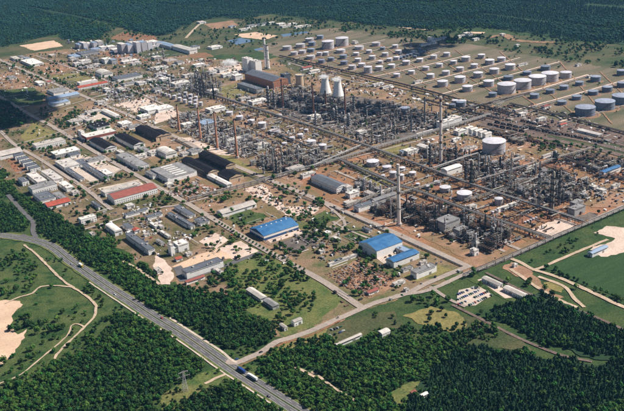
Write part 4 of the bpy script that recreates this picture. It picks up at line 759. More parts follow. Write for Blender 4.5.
def cooler_proto(m, deck):
    t = thing('air_cooler', 'x', 'air cooler', (0, 0, 0)); b = MB()
    for x in (-8, -2.7, 2.7, 8):
        for y in (-3, 3): b.box(x, y, 0, .4, .4, 8)
    for y in (-3, 3): b.tube((-8, y, 0), (-2.7, y, 8), .14, 4); b.tube((8, y, 0), (2.7, y, 8), .14, 4)
    part('leg_frame', b, deck, t)
    b = MB(); b.box(0, 0, 8, 17.5, 7, 1.7, bottom=True); part('tube_bundle', b, m, t)
    for x in (-6, -2, 2, 6):
        for y in (-1.7, 1.7):
            b = MB(); b.lathe([(1.5, 9.7), (1.45, 10.5), (1.25, 10.5), (1.25, 9.75), (.01, 9.8)], 12, x=x, y=y); part('fan_ring', b, deck, t)
    b = MB(); b.box(0, 0, 3.6, 17, 5.5, .3); b.tube((-8, 0, 4.5), (8, 0, 4.5), .5, 6); b.tube((-8, 1.5, 4.3), (8, 1.5, 4.3), .35, 6); b.tube((-8, -1.6, 4.4), (8, -1.6, 4.4), .4, 6); part('pipe_deck', b, 'steel_grey', t)
    return t
def heater_proto(m, deck, st):
    t = thing('process_furnace', 'x', 'furnace', (0, 0, 0)); b = MB()
    for x in (-4.5, 4.5):
        for y in (-3.4, 3.4): b.box(x, y, 0, .6, .6, 2.4)
    part('leg', b, deck, t, kind='stuff')
    b = MB(); b.box(0, 0, 2.3, 10, 7.6, 11.2, bottom=True); part('firebox', b, m, t)
    b = MB(); b.add([(-5, -3.8, 13.5), (5, -3.8, 13.5), (5, 3.8, 13.5), (-5, 3.8, 13.5), (-1.7, -1.5, 17.5), (1.7, -1.5, 17.5), (1.7, 1.5, 17.5), (-1.7, 1.5, 17.5)], [(0, 1, 5, 4), (1, 2, 6, 5), (2, 3, 7, 6), (3, 0, 4, 7), (4, 5, 6, 7)]); part('hood', b, deck, t)
    b = MB(); b.cyl(0, 0, 17.4, 34, 1.25, 1.0, 12); b.cyl(0, 0, 33.2, 34.2, 1.25, 1.25, 12); part('flue_stack', b, st, t, True)
    for z in (6.2, 10.4):
        b = MB(); b.box(0, -4.3, z, 11.6, 1.0, .16); b.box(5.5, 0, z, 1, 7.6, .16); b.box(0, -4.78, z + .16, 11.6, .08, .9); part('walkway', b, 'steel_grey', t)
    return t
PAL = {'bright': ('silver', 'steel_grey', 'tank_pale'), 'dark': ('steel_dark', 'steel_dark', 'rust'), 'mixed': ('insulation', 'steel_dark', 'silver'), 'blue': ('steel_grey', 'steel_dark', 'silver'), 'rusty': ('rust', 'steel_dark', 'insulation')}
PW = {'bright': 'silver', 'dark': 'black', 'mixed': 'dark grey', 'blue': 'blue-grey', 'rusty': 'rusty'}
PROTO = {}
for k, (a, b_, c_) in PAL.items():
    PROTO[k] = {'col': [col_proto(c_ if k != 'dark' else 'steel_grey', b_, 5), col_proto(a, b_, 3)], 'drum': [drum_proto(c_, b_)], 'frame': [frame_proto(b_, a, c_, 3), frame_proto(a, b_, c_, 8)], 'cool': [cooler_proto(c_, b_)], 'heat': [heater_proto(a, b_, c_)]}
DESC = {'col': 'distillation column', 'drum': 'horizontal pressure drum', 'frame': 'open steel process structure', 'cool': 'raised air cooler bank', 'heat': 'boxy stack furnace'}
CATS = {'col': 'column', 'drum': 'drum', 'frame': 'steel structure', 'cool': 'air cooler', 'heat': 'furnace'}
def column(x, yb, yt, w, pal='bright', v=0, label=None):
    c = P(x, yb); k = mpp(c, np.array([1., 0, 0])); lo, hi = 2, 200
    for _ in range(30):
        mid = (lo + hi) / 2; lo, hi = (mid, hi) if PX(c + (0, 0, mid))[1] > yt else (lo, mid)
    r = max(.9, w * k / 2)
    d = ('tall ' if lo > 38 else 'short ' if lo < 20 else '') + PW[pal] + (' banded' if v == 0 else ' plain') + ' distillation column'
    dup(PROTO[pal]['col'][v], d, 'column', c, random.uniform(0, 6), 'columns of the process units', label, (r, r, lo / 30)); FOOT.append((c[0], c[1], 5))
def unit(name, poly, pal, wts, cell=15, fill=.9, seed=1, hs=1.0, pipes=.010, where=''):
    rn = random.Random(seed); W_ = [P(*p) for p in poly]; lp = [(w @ BX, w @ AX) for w in W_]
    x0, x1 = min(p[0] for p in lp), max(p[0] for p in lp); y0, y1 = min(p[1] for p in lp), max(p[1] for p in lp); area = 0
    cell *= .80; wts = {k_: v_ * {'col': .62, 'drum': 1.2, 'heat': 1.3}.get(k_, 1) for k_, v_ in wts.items()}; kinds = list(wts); x = x0 + cell / 2
    while x < x1:
        y = y0 + cell / 2
        while y < y1:
            if inside(lp, [x], [y])[0] and rn.random() < fill:
                c = BX * (x + rn.uniform(-2, 2)) + AX * (y + rn.uniform(-2, 2)); k = rn.choices(kinds, [wts[q] for q in kinds])[0]
                if not any((c[0] - f[0]) ** 2 + (c[1] - f[1]) ** 2 < (f[2] * .8 + 3) ** 2 for f in FOOT[:NFOOT]):
                    pl = pal if rn.random() < .55 else rn.choice(['mixed', 'bright', 'bright', 'rusty', 'dark'])
                    pr = rn.choice(PROTO[pl][k]); s = rn.uniform(.6, .98)
                    sc = (s, s, s * rn.uniform(.6, 1.1) * hs)
                    if k == 'col': q = rn.uniform(.7, 1.4); sc = (q, q, rn.uniform(.5, 1.15) * hs)
                    if k == 'drum': sc = (s * .8, s, s)
                    h = ('tall ' if sc[2] > .95 else 'low ' if sc[2] < .65 else '') if k in ('col', 'frame', 'heat') else ''
                    dup(pr, h + PW[pl] + ' ' + DESC[k], CATS[k], c, RZ + rn.choice([0, math.pi / 2]), CATS[k] + 's of ' + name, None, sc)
            y += cell
        x += cell
    # pipework and small gear between the big pieces
    b = MB(); n = int(abs(sum(lp[i - 1][0] * lp[i][1] - lp[i][0] * lp[i - 1][1] for i in range(len(lp)))) / 2 * pipes * 2.2)
    def wp(x, y, z): q = BX * x + AX * y; return (q[0], q[1], z)
    for i in range(n):
        x, y = rn.uniform(x0, x1), rn.uniform(y0, y1)
        if not inside(lp, [x], [y])[0]: continue
        mi = rn.choices(range(5), [2.4, 2.5, 2, 1.0, 2.2])[0]; k = rn.random(); L = rn.uniform(6, 26); z = rn.choice([.6, 1.2, 3.5, 5, 6.5, 9])
        if k < .45:
            d = (L, 0) if rn.random() < .5 else (0, L)
            for q in range(rn.choice([1, 2, 3])):
                o = q * .9; a = (x + (o if d[1] else 0), y + (o if d[0] else 0)); b.tube(wp(a[0], a[1], z), wp(a[0] + d[0], a[1] + d[1], z), rn.uniform(.18, .42), 5, mi)
            if z > 2: b.tube(wp(x, y, 0), wp(x, y, z), .25, 4, 1)
        elif k < .75: w_ = wp(x, y, 0); b.box(w_[0], w_[1], 0, rn.uniform(1, 5), rn.uniform(1, 4), rn.uniform(.8, 5), mi, RZ)
        else: w_ = wp(x, y, 0); b.cyl(w_[0], w_[1], 0, rn.uniform(2, 8), rn.uniform(.5, 1.6), None, 9, mi)
    o = link('pipework', b.mesh('pipework', ['silver', 'steel_dark', 'steel_dark' if pal != 'bright' else 'wall_grey', 'insulation', 'rust'])); o['kind'] = 'stuff'; o['label'] = 'tangle of pipes and small gear in ' + name
NFOOT = len(FOOT)
ALLK = {'col': 3, 'drum': 3, 'frame': 4, 'cool': 2, 'heat': 1}
unit('the plant behind the brick chimneys', [(166, 124), (192, 113), (222, 122), (275, 148), (243, 159), (205, 143)], 'bright', {'col': 2, 'drum': 4, 'frame': 3, 'cool': 2, 'heat': 1.2}, 17, .8, 1, .65)
unit('the twin silver column plant', [(252, 166), (270, 155), (318, 152), (332, 160), (284, 175)], 'mixed', {'col': 4, 'drum': 3, 'frame': 4, 'cool': 2, 'heat': .5}, 14, .85, 2, .8)
unit('the dark central plant', [(262, 100), (298, 90), (318, 96), (350, 104), (392, 104), (455, 118), (440, 128), (400, 133), (370, 128), (345, 124), (300, 112)], 'blue', {'col': 2.2, 'drum': 3, 'frame': 5, 'cool': 3, 'heat': 1.4}, 21, .8, 3, .7, .014)
unit('the plant at the rack crossing', [(352, 138), (385, 126), (416, 128), (398, 135), (372, 146)], 'rusty', {'col': 2, 'drum': 3, 'frame': 5, 'cool': 1, 'heat': 1}, 15, .8, 4, .7)
unit('the plant round the tall pale chimney', [(414, 152), (424, 144), (450, 152), (485, 160), (500, 168), (482, 176), (460, 170), (438, 166)], 'dark', ALLK, 15, .9, 5, .72, .014)
unit('the right-hand column cluster', [(468, 178), (490, 165), (520, 166), (560, 172), (590, 186), (584, 200), (545, 207), (515, 198), (490, 188)], 'mixed', {'col': 2.5, 'drum': 4, 'frame': 5, 'cool': 2, 'heat': 1.2}, 15, .9, 6, .66, .016)
unit('the black plant at the pale chimney', [(360, 207), (376, 198), (400, 206), (424, 215), (418, 229), (392, 221)], 'dark', {'col': 1.5, 'drum': 2, 'frame': 7, 'cool': 2, 'heat': 1}, 12.5, .97, 7, 1.05, .02)
unit('the black furnace plant', [(408, 213), (428, 207), (446, 215), (470, 222), (498, 226), (510, 236), (505, 247), (486, 254), (462, 244), (436, 232)], 'dark', {'col': 2, 'drum': 2, 'frame': 7, 'cool': 3, 'heat': 1.4}, 13, .95, 8, 1.0, .018)
unit('the dark plant at the right edge', [(562, 158), (575, 152), (610, 158), (640, 168), (640, 184), (600, 178), (580, 170)], 'dark', {'col': 1, 'drum': 3, 'frame': 5, 'cool': 2, 'heat': .6}, 16, .85, 9, .55)
unit('the plant left of the boiler house', [(186, 92), (192, 76), (205, 74), (222, 88), (216, 97)], 'blue', {'col': 4, 'drum': 1, 'frame': 4, 'cool': 1, 'heat': .6}, 20, .8, 10, 1.0)
unit('the plant below the boiler house', [(240, 100), (262, 92), (300, 84), (330, 98), (300, 104), (262, 104)], 'mixed', {'col': 2, 'drum': 2, 'frame': 3, 'cool': 1, 'heat': .6}, 24, .6, 11, .7, .004)
unit('the pale plant by the works building', [(345, 192), (362, 180), (385, 190), (398, 197), (372, 200)], 'bright', {'col': 1, 'drum': 3, 'frame': 3, 'cool': 2, 'heat': .8}, 15, .75, 12, .6)
unit('the far left pale plant', [(66, 62), (85, 55), (108, 64), (98, 70), (80, 70)], 'bright', {'col': 3, 'drum': 2, 'frame': 3, 'cool': 1, 'heat': .5}, 24, .7, 13, .7, .004)
unit('the small plant near the tree-lined road', [(92, 90), (108, 82), (140, 95), (128, 103)], 'bright', {'col': 1, 'drum': 3, 'frame': 2, 'cool': 1, 'heat': .3}, 22, .6, 14, .5, .004)
unit('the yard behind the lone wide tank', [(500, 132), (516, 135), (525, 145), (510, 146)], 'rusty', {'drum': 1, 'frame': 4}, 16, .9, 15, .5)
unit('the loading plant', [(450, 112), (486, 102), (520, 112), (505, 120), (470, 122)], 'mixed', {'drum': 4, 'frame': 3, 'cool': 3}, 22, .6, 16, .45, .005)
unit('the mid-left process yard', [(150, 82), (165, 74), (186, 82), (180, 96), (160, 94)], 'bright', {'col': 1, 'drum': 3, 'frame': 3, 'cool': 1}, 24, .6, 17, .5, .004)
unit('the gaps between the right-hand plants', [(345, 165), (400, 150), (470, 150), (560, 160), (620, 178), (600, 205), (545, 235), (505, 250), (440, 225), (395, 195)], 'mixed', {'drum': 3, 'cool': 1}, 34, .45, 21, .5, .0042)
unit('the gaps between the left-hand plants', [(165, 120), (230, 105), (330, 140), (350, 150), (320, 165), (250, 160)], 'bright', {'drum': 3, 'cool': 1}, 34, .4, 22, .5, .0042)
unit('the yards before the boiler house', [(190, 95), (240, 88), (310, 104), (400, 140), (360, 146), (300, 125)], 'bright', {'drum': 3, 'frame': 1}, 36, .35, 23, .5, .003)
# columns one can pick out singly
for a in [(478.6, 176, 153.8, 1.7), (489, 172, 157, 1.8), (538, 207, 161, 1.8, 'mixed'), (552, 209, 171, 3.4, 'rusty'), (559, 205, 170, 2.2, 'dark'), (472, 187, 160, 3.4, 'rusty'), (466, 180, 161, 2.4, 'dark'), (555, 162, 150.5, 3.4, 'blue'), (511, 176, 152, 1.3), (500, 170, 156, 1.6, 'dark'), (430, 162, 143, 2.2, 'dark'), (456, 163, 145, 2.4, 'dark'),
          (264, 174, 152, 1.8, 'blue'), (274, 172, 147, 1.5), (277.5, 176, 157, 2.6, 'rusty'), (288, 170, 149, 1.2, 'mixed'), (198, 96, 73.5, 2.4, 'blue'), (202, 98, 75, 2.6, 'dark'), (205, 95, 80, 2.2, 'blue'), (214, 99, 84, 1.6, 'dark'), (192, 90, 73, 1.5), (421, 222, 203, 1.8, 'dark'), (436, 228, 205, 2, 'dark'), (485, 236, 214, 1.6, 'dark'), (491, 238, 217, 1.8, 'mixed'), (501, 243, 219, 1.3), (493, 241, 227, 3, 'mixed'),
          (269, 106, 86, 2.4, 'blue'), (275, 108, 90, 2, 'blue'), (331, 108, 97, 1.6, 'blue'), (337, 123, 106, 2.2, 'mixed'), (334, 120, 108, 2.4), (349, 126, 113, 2.6), (342, 122, 112, 1.6), (316, 125, 111, 1.8), (354, 110, 95, 1.8, 'blue'), (365, 112, 98, 1.6, 'blue'), (381, 118, 100, 1.8, 'blue'), (372, 145, 128, 1.1, 'mixed'), (386, 142, 125, 1.2, 'mixed'), (395, 138, 122, 1.2, 'mixed'), (397, 122, 106, 1.4, 'blue'), (437, 126, 112, 2.2, 'blue'), (446, 124, 108, 1.6, 'blue'),
          (164, 60, 48, 1.4), (170, 88, 78, 1.4), (190, 124, 110, 1.3), (209, 136, 120, 1.4), (226, 148, 135, 1.4), (243, 156, 142, 1.4), (364, 190, 178, 2.2, 'bright'), (371, 192, 181, 2.4, 'bright')]:
    column(a[0], a[1], a[2], a[3], a[4] if len(a) > 4 else 'bright', 0 if a[3] > 1.7 else 1)
for d_ in PROTO.values():
    for l in d_.values():
        for p_ in l: drop(p_)

# ------------------------------------------------------------------ pipe racks
def rack(px, width, h, label, npipes=6, pale=True, gap=12.0, top='silver', name='pipe_rack'):
    width *= .78
    w = [P(*p) for p in px]; pts = [w[0]]
    for a, b in zip(w[:-1], w[1:]):
        n = max(1, int(np.linalg.norm(b - a) / gap)); pts += [a + (b - a) * (k + 1) / n for k in range(n)]
    pts = np.array(pts); base = pts[0].copy(); t = thing(name, label, 'pipe rack', base, 0, None, None if name == 'pipe_run' else label); pts = pts - base
    L = offset_line(pts, -width / 2); R2 = offset_line(pts, width / 2); b = MB()
    for l, r in zip(L, R2):
        b.box(l[0], l[1], 0, .5, .5, h, 0, RZ); b.box(r[0], r[1], 0, .5, .5, h, 0, RZ)
        for z in (h * .6, h): b.tube((l[0], l[1], z - .25), (r[0], r[1], z - .25), .22, 4)
    part('trestle', b, 'steel_dark', t, kind='stuff')
    for q in (L, R2):
        b = MB()
        for i in range(len(q) - 1): b.tube((q[i][0], q[i][1], h - .25), (q[i + 1][0], q[i + 1][1], h - .25), .3, 4)
        part('girder', b, 'steel_grey' if pale else 'steel_dark', t)
    rn = random.Random(int(px[0][0])); mm = ['silver', 'steel_grey', 'insulation', 'steel_dark', top, 'rust']
    for lev in (h * .6, h):
        for k in range(npipes):
            if rn.random() < .30: continue
            off = (-.5 + (k + .5) / npipes) * width * .92; q = offset_line(pts, off); r = rn.uniform(.16, .40) * min(1.3, width / npipes); b = MB()
            for i in range(len(q) - 1): b.tube((q[i][0], q[i][1], lev + r), (q[i + 1][0], q[i + 1][1], lev + r), r, 6)
            part('pipe', b, rn.choice(mm[:5] if pale else mm[1:]), t)
rack([(191, 91), (224, 101), (310, 129), (369, 150), (430, 173), (470, 188), (515, 203), (584, 226)], 11, 8, 'longest pipe rack running diagonally across the whole works', 7)
rack([(335, 160), (398, 188), (424, 196), (464, 212), (549, 241)], 9, 7, 'long pipe rack behind the black furnace plant', 6)
rack([(189, 202), (230, 191), (271, 180), (300, 172), (325, 166)], 5, 7, 'pale pipe bridge along the street left of the windowed works building', 4, top='roof_pale')
rack([(325, 166), (370, 152)], 7, 7, 'pale pipe bridge before the rack crossing', 5)
rack([(370, 152), (412, 140), (454, 128), (490, 117)], 9, 8, 'pale pipe rack behind the tall pale chimney', 6)
rack([(310, 170), (361, 148)], 7, 7, 'pipe rack left of the rack crossing', 5)
rack([(433, 172), (464, 161), (478, 157)], 6, 8, 'short pale rack at the foot of the tall pale chimney', 4, top='roof_pale')
rack([(464, 204), (490, 197), (515, 189), (533, 182)], 6, 8, 'pale rack bridge before the right-hand column cluster', 4, top='roof_pale')
rack([(533, 170), (560, 161), (592, 152)], 5, 9, 'pale high rack bridge behind the right-hand column cluster', 4, top='roof_pale')
rack([(562, 160), (600, 174), (640, 188)], 7, 7, 'dark rack through the plant at the right edge', 5, False)
rack([(280, 57), (330, 69), (400, 85), (434, 94), (480, 107), (520, 117)], 8, 5, 'far pipe rack between power station and tank farm', 5, False, 18)
rack([(510, 105), (560, 117), (624, 134), (650, 141)], 8, 5, 'dark pipe rack below the big blue tanks', 5, False, 16)
rack([(423, 101), (470, 114), (500, 121)], 6, 6, 'rack left of the loading plant', 4, False, 16)
rack([(460, 112), (500, 101), (530, 94)], 6, 5, 'rack from loading plant toward giant tanks', 4, False, 16)
rack([(398, 197), (425, 189), (450, 181)], 5, 7, 'short pale rack crossing the reddish bund', 4)
rack([(346, 210), (372, 200), (398, 191)], 8, 8, 'covered pale rack behind the black plant', 5, top='roof_pale')
rack([(470, 187), (500, 178), (536, 166)], 5, 9, 'rack inside the right-hand column cluster', 4)
rack([(270, 132), (300, 145), (335, 160)], 5, 6, 'rack past the small grey tanks behind the twin silver columns', 4)
rack([(464, 279), (477, 273), (520, 255), (560, 237.5), (600, 221), (624, 210.5), (650, 199)], 4.5, 7, 'long pale trestle bridge along the lower right boundary of the works', 4, gap=14, top='roof_pale', name='trestle_bridge')
rack([(150, 70), (185, 84), (222, 97)], 5, 6, 'rack left of the boiler house plant', 4, False, 16)

# ------------------------------------------------------------------ railway wagons
def wagon_proto(m):
    t = thing('tank_wagon', 'x', 'wagon', (0, 0, 0)); b = MB(); b.tube((-6, 0, 2.7), (6, 0, 2.7), 1.45, 12); b.cyl(0, 0, 4.0, 4.6, .6, None, 8); part('barrel', b, m, t, True)
    b = MB(); b.box(0, 0, 1.0, 13.2, 2.4, .35); part('underframe', b, 'steel_dark', t)
    for s in (-1, 1):
        b = MB(); b.box(s * 4.4, 0, .3, 2.8, 2.0, .7); part('bogie', b, 'steel_dark', t)
    return t
WP = {'black': wagon_proto('steel_dark'), 'grey': wagon_proto('steel_grey'), 'rust-brown': wagon_proto('rust')}
rn = random.Random(9)
for ti, w in enumerate(RW):
    for tr in (-6, 0, 6):
        q = offset_line(w, tr); L = np.linalg.norm(q[-1] - q[0]); s = rn.uniform(10, 120); e = s + rn.uniform(60, 170)
        if rn.random() < .2: continue
        d = (q[-1] - q[0]) / L
        while s < min(e, L - 20):
            c = q[int(s / L * (len(q) - 1))].copy(); c = q[0] + d * s; i = min(len(q) - 2, int(s / L * (len(q) - 1))); c = q[i] + (q[i + 1] - q[i]) * (s / L * (len(q) - 1) - i); c[2] = 1.0
            col = rn.choice(list(WP)); dup(WP[col], f'{col} tank wagon in the railway yard', 'wagon', c, math.atan2(d[1], d[0]), 'tank wagons in the railway yard'); s += 14.6
for p_ in WP.values(): drop(p_)

# ------------------------------------------------------------------ vehicles
def car_proto(m):
    t = thing('parked_car', 'x', 'car', (0, 0, 0)); b = MB()
    pr = [(-2.1, .35), (2.1, .35), (2.12, .75), (1.15, .92), (-1.9, .95), (-2.15, .8)]; n = len(pr)
    b.add([(x, -.85, z) for x, z in pr] + [(x, .85, z) for x, z in pr], [tuple(range(n)), tuple(range(2 * n - 1, n - 1, -1))] + [(i, n + i, n + (i + 1) % n, (i + 1) % n) for i in range(n)]); part('body', b, m, t)
    b = MB(); b.add([(-1.75, -.78, .94), (1.05, -.78, .92), (1.05, .78, .92), (-1.75, .78, .94), (-1.2, -.62, 1.45), (.3, -.62, 1.45), (.3, .62, 1.45), (-1.2, .62, 1.45)], [(0, 1, 5, 4), (1, 2, 6, 5), (2, 3, 7, 6), (3, 0, 4, 7)]); cb = part('cabin_glass', b, 'glass', t)
    b = MB(); b.box(-.45, 0, 1.44, 1.5, 1.24, .05); part('roof_panel', b, m, t)
    for x in (-1.3, 1.3):
        for y in (-.8, .8): b = MB(); b.tube((x, y - .1, .33), (x, y + .1, .33), .33, 8); part('wheel', b, 'rubber', t)
    return t
CP = {c: car_proto('car_' + c) for c in ('red', 'white', 'blue', 'black', 'silver', 'green')}
random.seed(21)
o0 = P(464, 290); rows = 0
park = T(3, 2, [(-20, 352), (60, 338), (112, 372), (45, 412), (-30, 412)]); wpk = [P(*p) for p in park]; lp = [(w @ BX, w @ AX) for w in wpk]
ys = np.arange(min(p[1] for p in lp) + 5, max(p[1] for p in lp) - 3, 9.5)
for j, y in enumerate(ys):
    i = 0
    for x in np.arange(min(p[0] for p in lp) + 3, max(p[0] for p in lp) - 2, 3.1):
        if inside(lp, [x], [y])[0] and random.random() < .62:
            c = BX * x + AX * y; c[2] = 0.65; col = random.choice(list(CP)); i += 1
            dup(CP[col], '', 'car', c, RZ + math.pi / 2 + random.uniform(-.05, .05), 'cars in the pale car park', f'{col} car in the pale car park, {ORD[j]} row from the front, {ordinal(i - 1)} in its row')
def cars_at(tile, pts, what):
    for k, (x, y) in enumerate(T(*tile, pts)):
        c = P(x, y); c[2] = .9; col = random.choice(list(CP)); dup(CP[col], f'{col} car {what}', 'car', c, RZ + random.choice([0, math.pi / 2]) + random.uniform(-.1, .1), 'cars about the works')
cars_at((2, 3), [(85, 95), (97, 92), (108, 88), (120, 84), (130, 100), (118, 106), (80, 118), (98, 112)], 'parked beside the long low shed')
cars_at((0, 1), [(35, 240), (48, 250), (60, 260), (72, 270), (28, 233), (300, 262), (320, 270), (340, 280), (365, 290), (330, 262), (375, 268), (395, 262)], 'parked on a paved yard')
cars_at((2, 2), [(360, 373), (300, 235), (318, 222), (240, 178)], 'on the works road')
cars_at((1, 2), [(300, 140), (500, 250), (120, 215), (140, 208)], 'on the works road')
cars_at((0, 2), [(560, 155), (575, 165), (590, 150), (600, 175)], 'beside the slate-roofed hall')
def truck(x, y, ang_px, body, cabm, label, length=12.5, tractor=True):
    c = P(x, y); q = P(*ang_px); d = q - c; rz = math.atan2(d[1], d[0]); c[2] = .84
    t = thing('truck', 'x', 'truck', c, rz, None, label); b = MB(); b.box(0, 0, 1.1, length, 2.5, 2.8, bottom=True); part('cargo_box', b, body, t)
    b = MB(); b.box(length / 2 + 1.4, 0, .6, 2.2, 2.45, 2.5, bottom=True); cb = part('cab', b, cabm, t)
    b = MB(); b.box(length / 2 + 2.52, 0, 1.8, .06, 2.2, 1.0); part('windscreen', b, 'glass', cb)
    b = MB(); b.box(.5, 0, .75, length + 3, 1.0, .35, bottom=True); part('chassis', b, 'steel_dark', t)
    for xx in (-length * .38, -length * .27, length * .3, length / 2 + 1.2):
        for yy in (-1.1, 1.1): b = MB(); b.tube((xx, yy - .15, .5), (xx, yy + .15, .5), .5, 10); part('wheel', b, 'rubber', t)
def hwp(i, off):
    q = offset_line(hw, off); return PX(q[i]), PX(q[min(len(q) - 1, i + 3)]), PX(q[i - 3])
def near_i(px): return min(range(len(hw)), key=lambda i: math.hypot(PX(hw[i])[0] - px[0], PX(hw[i])[1] - px[1]))
a, b1, b2 = hwp(near_i((250, 379)), -3.4); truck(a[0], a[1], b2, 'car_white', 'car_white', 'white articulated truck on the highway just below the junction', 13)
a, b1, b2 = hwp(near_i((239, 371)), -3.4); truck(a[0], a[1], b2, 'car_blue', 'car_black', 'dark blue truck on the highway at the junction', 10)
a, b1, b2 = hwp(near_i((78.5, 267)), -2.4); truck(a[0], a[1], b1, 'car_white', 'car_yellow', 'white truck with yellow cab on the highway below the wood', 8)
for px, off, col, lab in [((79.5, 258.5), -9, 'yellow', 'yellow car at the far verge of the highway'), ((75, 262), 4, 'silver', 'silver car on the near carriageway'), ((160, 320), -4, 'red', 'red car on the far carriageway'), ((275, 395), 6, 'black', 'black car on the near carriageway below the junction'), ((120, 294), 5, 'white', 'white car on the near carriageway beside the wood')]:
    a, b1, b2 = hwp(near_i(px), off); c = P(*a); c[2] = .84; q = P(*b1) - P(*a)
    if col == 'yellow': CP['yellow'] = car_proto('car_yellow')
    dup(CP[col], '', 'car', c, math.atan2(q[1], q[0]), 'cars on the highway', lab)
for px, col, lab in [((261, 353), 'black', 'black car on the access road near the junction'), ((237, 360), 'blue', 'blue car waiting at the junction')]:
    c = P(*px); c[2] = .97; dup(CP[col], '', 'car', c, RZ, 'cars on the access road', lab)
for p_ in CP.values(): drop(p_)

# ------------------------------------------------------------------ power pylon in the clearing
c = P(185.5, 391); t = thing('power_pylon', 'x', 'pylon', c, .5, None, 'pale lattice power pylon standing in the grassy clearing'); FOOT.append((c[0], c[1], 6)); H_ = 24
for sx in (-1, 1):
    for sy in (-1, 1):
        b = MB(); b.tube((sx * 2.6, sy * 2.6, 0), (sx * .5, sy * .5, H_), .18, 4); part('leg', b, 'silver', t)
b = MB(); zs = np.linspace(0, H_, 9)
for i in range(8):
    r0, r1 = 2.6 - 2.1 * zs[i] / H_, 2.6 - 2.1 * zs[i + 1] / H_
    for a in range(4):
        k0 = [(-1, -1), (1, -1), (1, 1), (-1, 1)]; p_, q_ = k0[a], k0[(a + 1) % 4]
        b.tube((p_[0] * r0, p_[1] * r0, zs[i]), (q_[0] * r1, q_[1] * r1, zs[i + 1]), .1, 4); b.tube((q_[0] * r0, q_[1] * r0, zs[i]), (p_[0] * r1, p_[1] * r1, zs[i + 1]), .1, 4)
part('bracing', b, 'silver', t, kind='stuff')
for z, L in ((18, 7), (23, 5.5)):
    b = MB(); b.tube((-L, 0, z), (L, 0, z), .22, 4); b.tube((-L, 0, z), (0, 0, z + 1.6), .14, 4); b.tube((L, 0, z), (0, 0, z + 1.6), .14, 4); part('cross_arm', b, 'silver', t)
    for s in (-1, 1): b = MB(); b.tube((s * L * .95, 0, z), (s * L * .95, 0, z - 1.8), .18, 5); part('insulator', b, 'wall_grey', t)

# ------------------------------------------------------------------ heaps and stored goods
def junk(name, tile, poly, n, mats, label, smin=.8, smax=4, hmax=2.5, seed=1):
    rn = random.Random(seed); W_ = [P(*p) for p in (T(*tile, poly) if tile else poly)]; lp = [(w @ BX, w @ AX) for w in W_]; b = MB()
    x0, x1 = min(p[0] for p in lp), max(p[0] for p in lp); y0, y1 = min(p[1] for p in lp), max(p[1] for p in lp); k = 0
    while k < n:
        x, y = rn.uniform(x0, x1), rn.uniform(y0, y1); k += 1
        if not inside(lp, [x], [y])[0]: continue
        c = BX * x + AX * y
        if any((c[0] - f[0]) ** 2 + (c[1] - f[1]) ** 2 < (f[2] * .75) ** 2 for f in FOOT): continue
        mi = rn.randrange(len(mats)); s = rn.uniform(smin, smax); a = RZ + rn.choice([0, math.pi / 2]) + rn.uniform(-.15, .15)
        if rn.random() < .75: b.box(c[0], c[1], 0, s, s * rn.uniform(.3, 1.6), rn.uniform(.5, hmax) + .5, mi, a)
        else: b.cyl(c[0], c[1], 0, rn.uniform(.8, hmax) + .5, s * .5, s * .18, 7, mi)
    o = link(name, b.mesh(name, mats)); o['kind'] = 'stuff'; o['label'] = label
junk('scrap', (2, 2), [(60, 292), (180, 235), (335, 305), (230, 385), (120, 332)], 900, ['rust', 'rust', 'dirt', 'red_soil', 'steel_grey', 'steel_dark'], 'rusty scrap heaps strewn over the scrap yard', .5, 2.6, 1.1, 1)
junk('rubble', None, [(243, 189), (263, 184), (285, 207), (320, 205), (314, 214), (288, 216), (266, 203)], 300, ['concrete', 'roof_pale', 'rust', 'dirt', 'wall_white'], 'pale rubble and stored blocks in the rubble yard', .8, 4, 2, 2)
junk('stored_goods', (1, 1), [(70, 360), (150, 318), (265, 345), (130, 392)], 320, ['rust', 'rust', 'steel_grey', 'roof_pale', 'red_soil'], 'rusty stacks in the storage yard before the black halls', 1, 7, 1.5, 3)
junk('stored_goods', (1, 2), [(-40, 60), (60, 60), (150, 150), (60, 200), (-40, 120)], 260, ['roof_pale', 'wall_white', 'steel_grey', 'rust', 'roof_slate'], 'stored goods in the yards left of the square pad', 1, 5, 2, 4)
junk('stored_goods', (0, 1), [(280, 40), (480, 20), (620, 90), (480, 120), (300, 100)], 260, ['roof_pale', 'wall_white', 'steel_grey', 'rust', 'wall_tan'], 'stored goods among the low sheds', 1, 6, 2.5, 5)
junk('stored_goods', (0, 2), [(440, 60), (624, 0), (640, 200), (560, 200), (480, 120)], 200, ['roof_pale', 'wall_white', 'steel_grey', 'rust', 'car_white'], 'stored goods beside the slate-roofed halls', 1, 5, 2, 6)
junk('stored_goods', (0, 0), [(0, 280), (130, 230), (300, 240), (400, 320), (250, 340), (0, 350)], 260, ['roof_pale', 'rust', 'steel_grey', 'dirt', 'wall_white'], 'stored goods in the far left yards', 1.5, 8, 3, 7)
junk('stored_goods', (0, 0), [(380, 330), (624, 300), (624, 400), (420, 410)], 260, ['roof_pale', 'wall_white', 'silver', 'rust', 'steel_grey'], 'pale gear in the yards beyond the black halls', 1.5, 8, 4, 8)
junk('stored_goods', (1, 0), [(0, 230), (340, 230), (360, 300), (200, 330), (0, 400)], 420, ['roof_pale', 'wall_white', 'silver', 'rust', 'steel_grey'], 'pale gear left of the power station', 1.5, 9, 5, 9)
junk('stored_goods', (0, 0), [(260, 160), (620, 150), (620, 250), (400, 280), (260, 260)], 320, ['roof_pale', 'wall_white', 'steel_blue', 'rust', 'roof_lightblue'], 'gear around the pale block cluster', 1.5, 9, 5, 10)
junk('stored_goods', (2, 0), [(150, 300), (624, 400), (500, 420), (0, 330), (-40, 260)], 380, ['roof_pale', 'rust', 'steel_grey', 'steel_dark', 'wall_white'], 'gear along the far pipe rack', 1.5, 7, 3, 11)
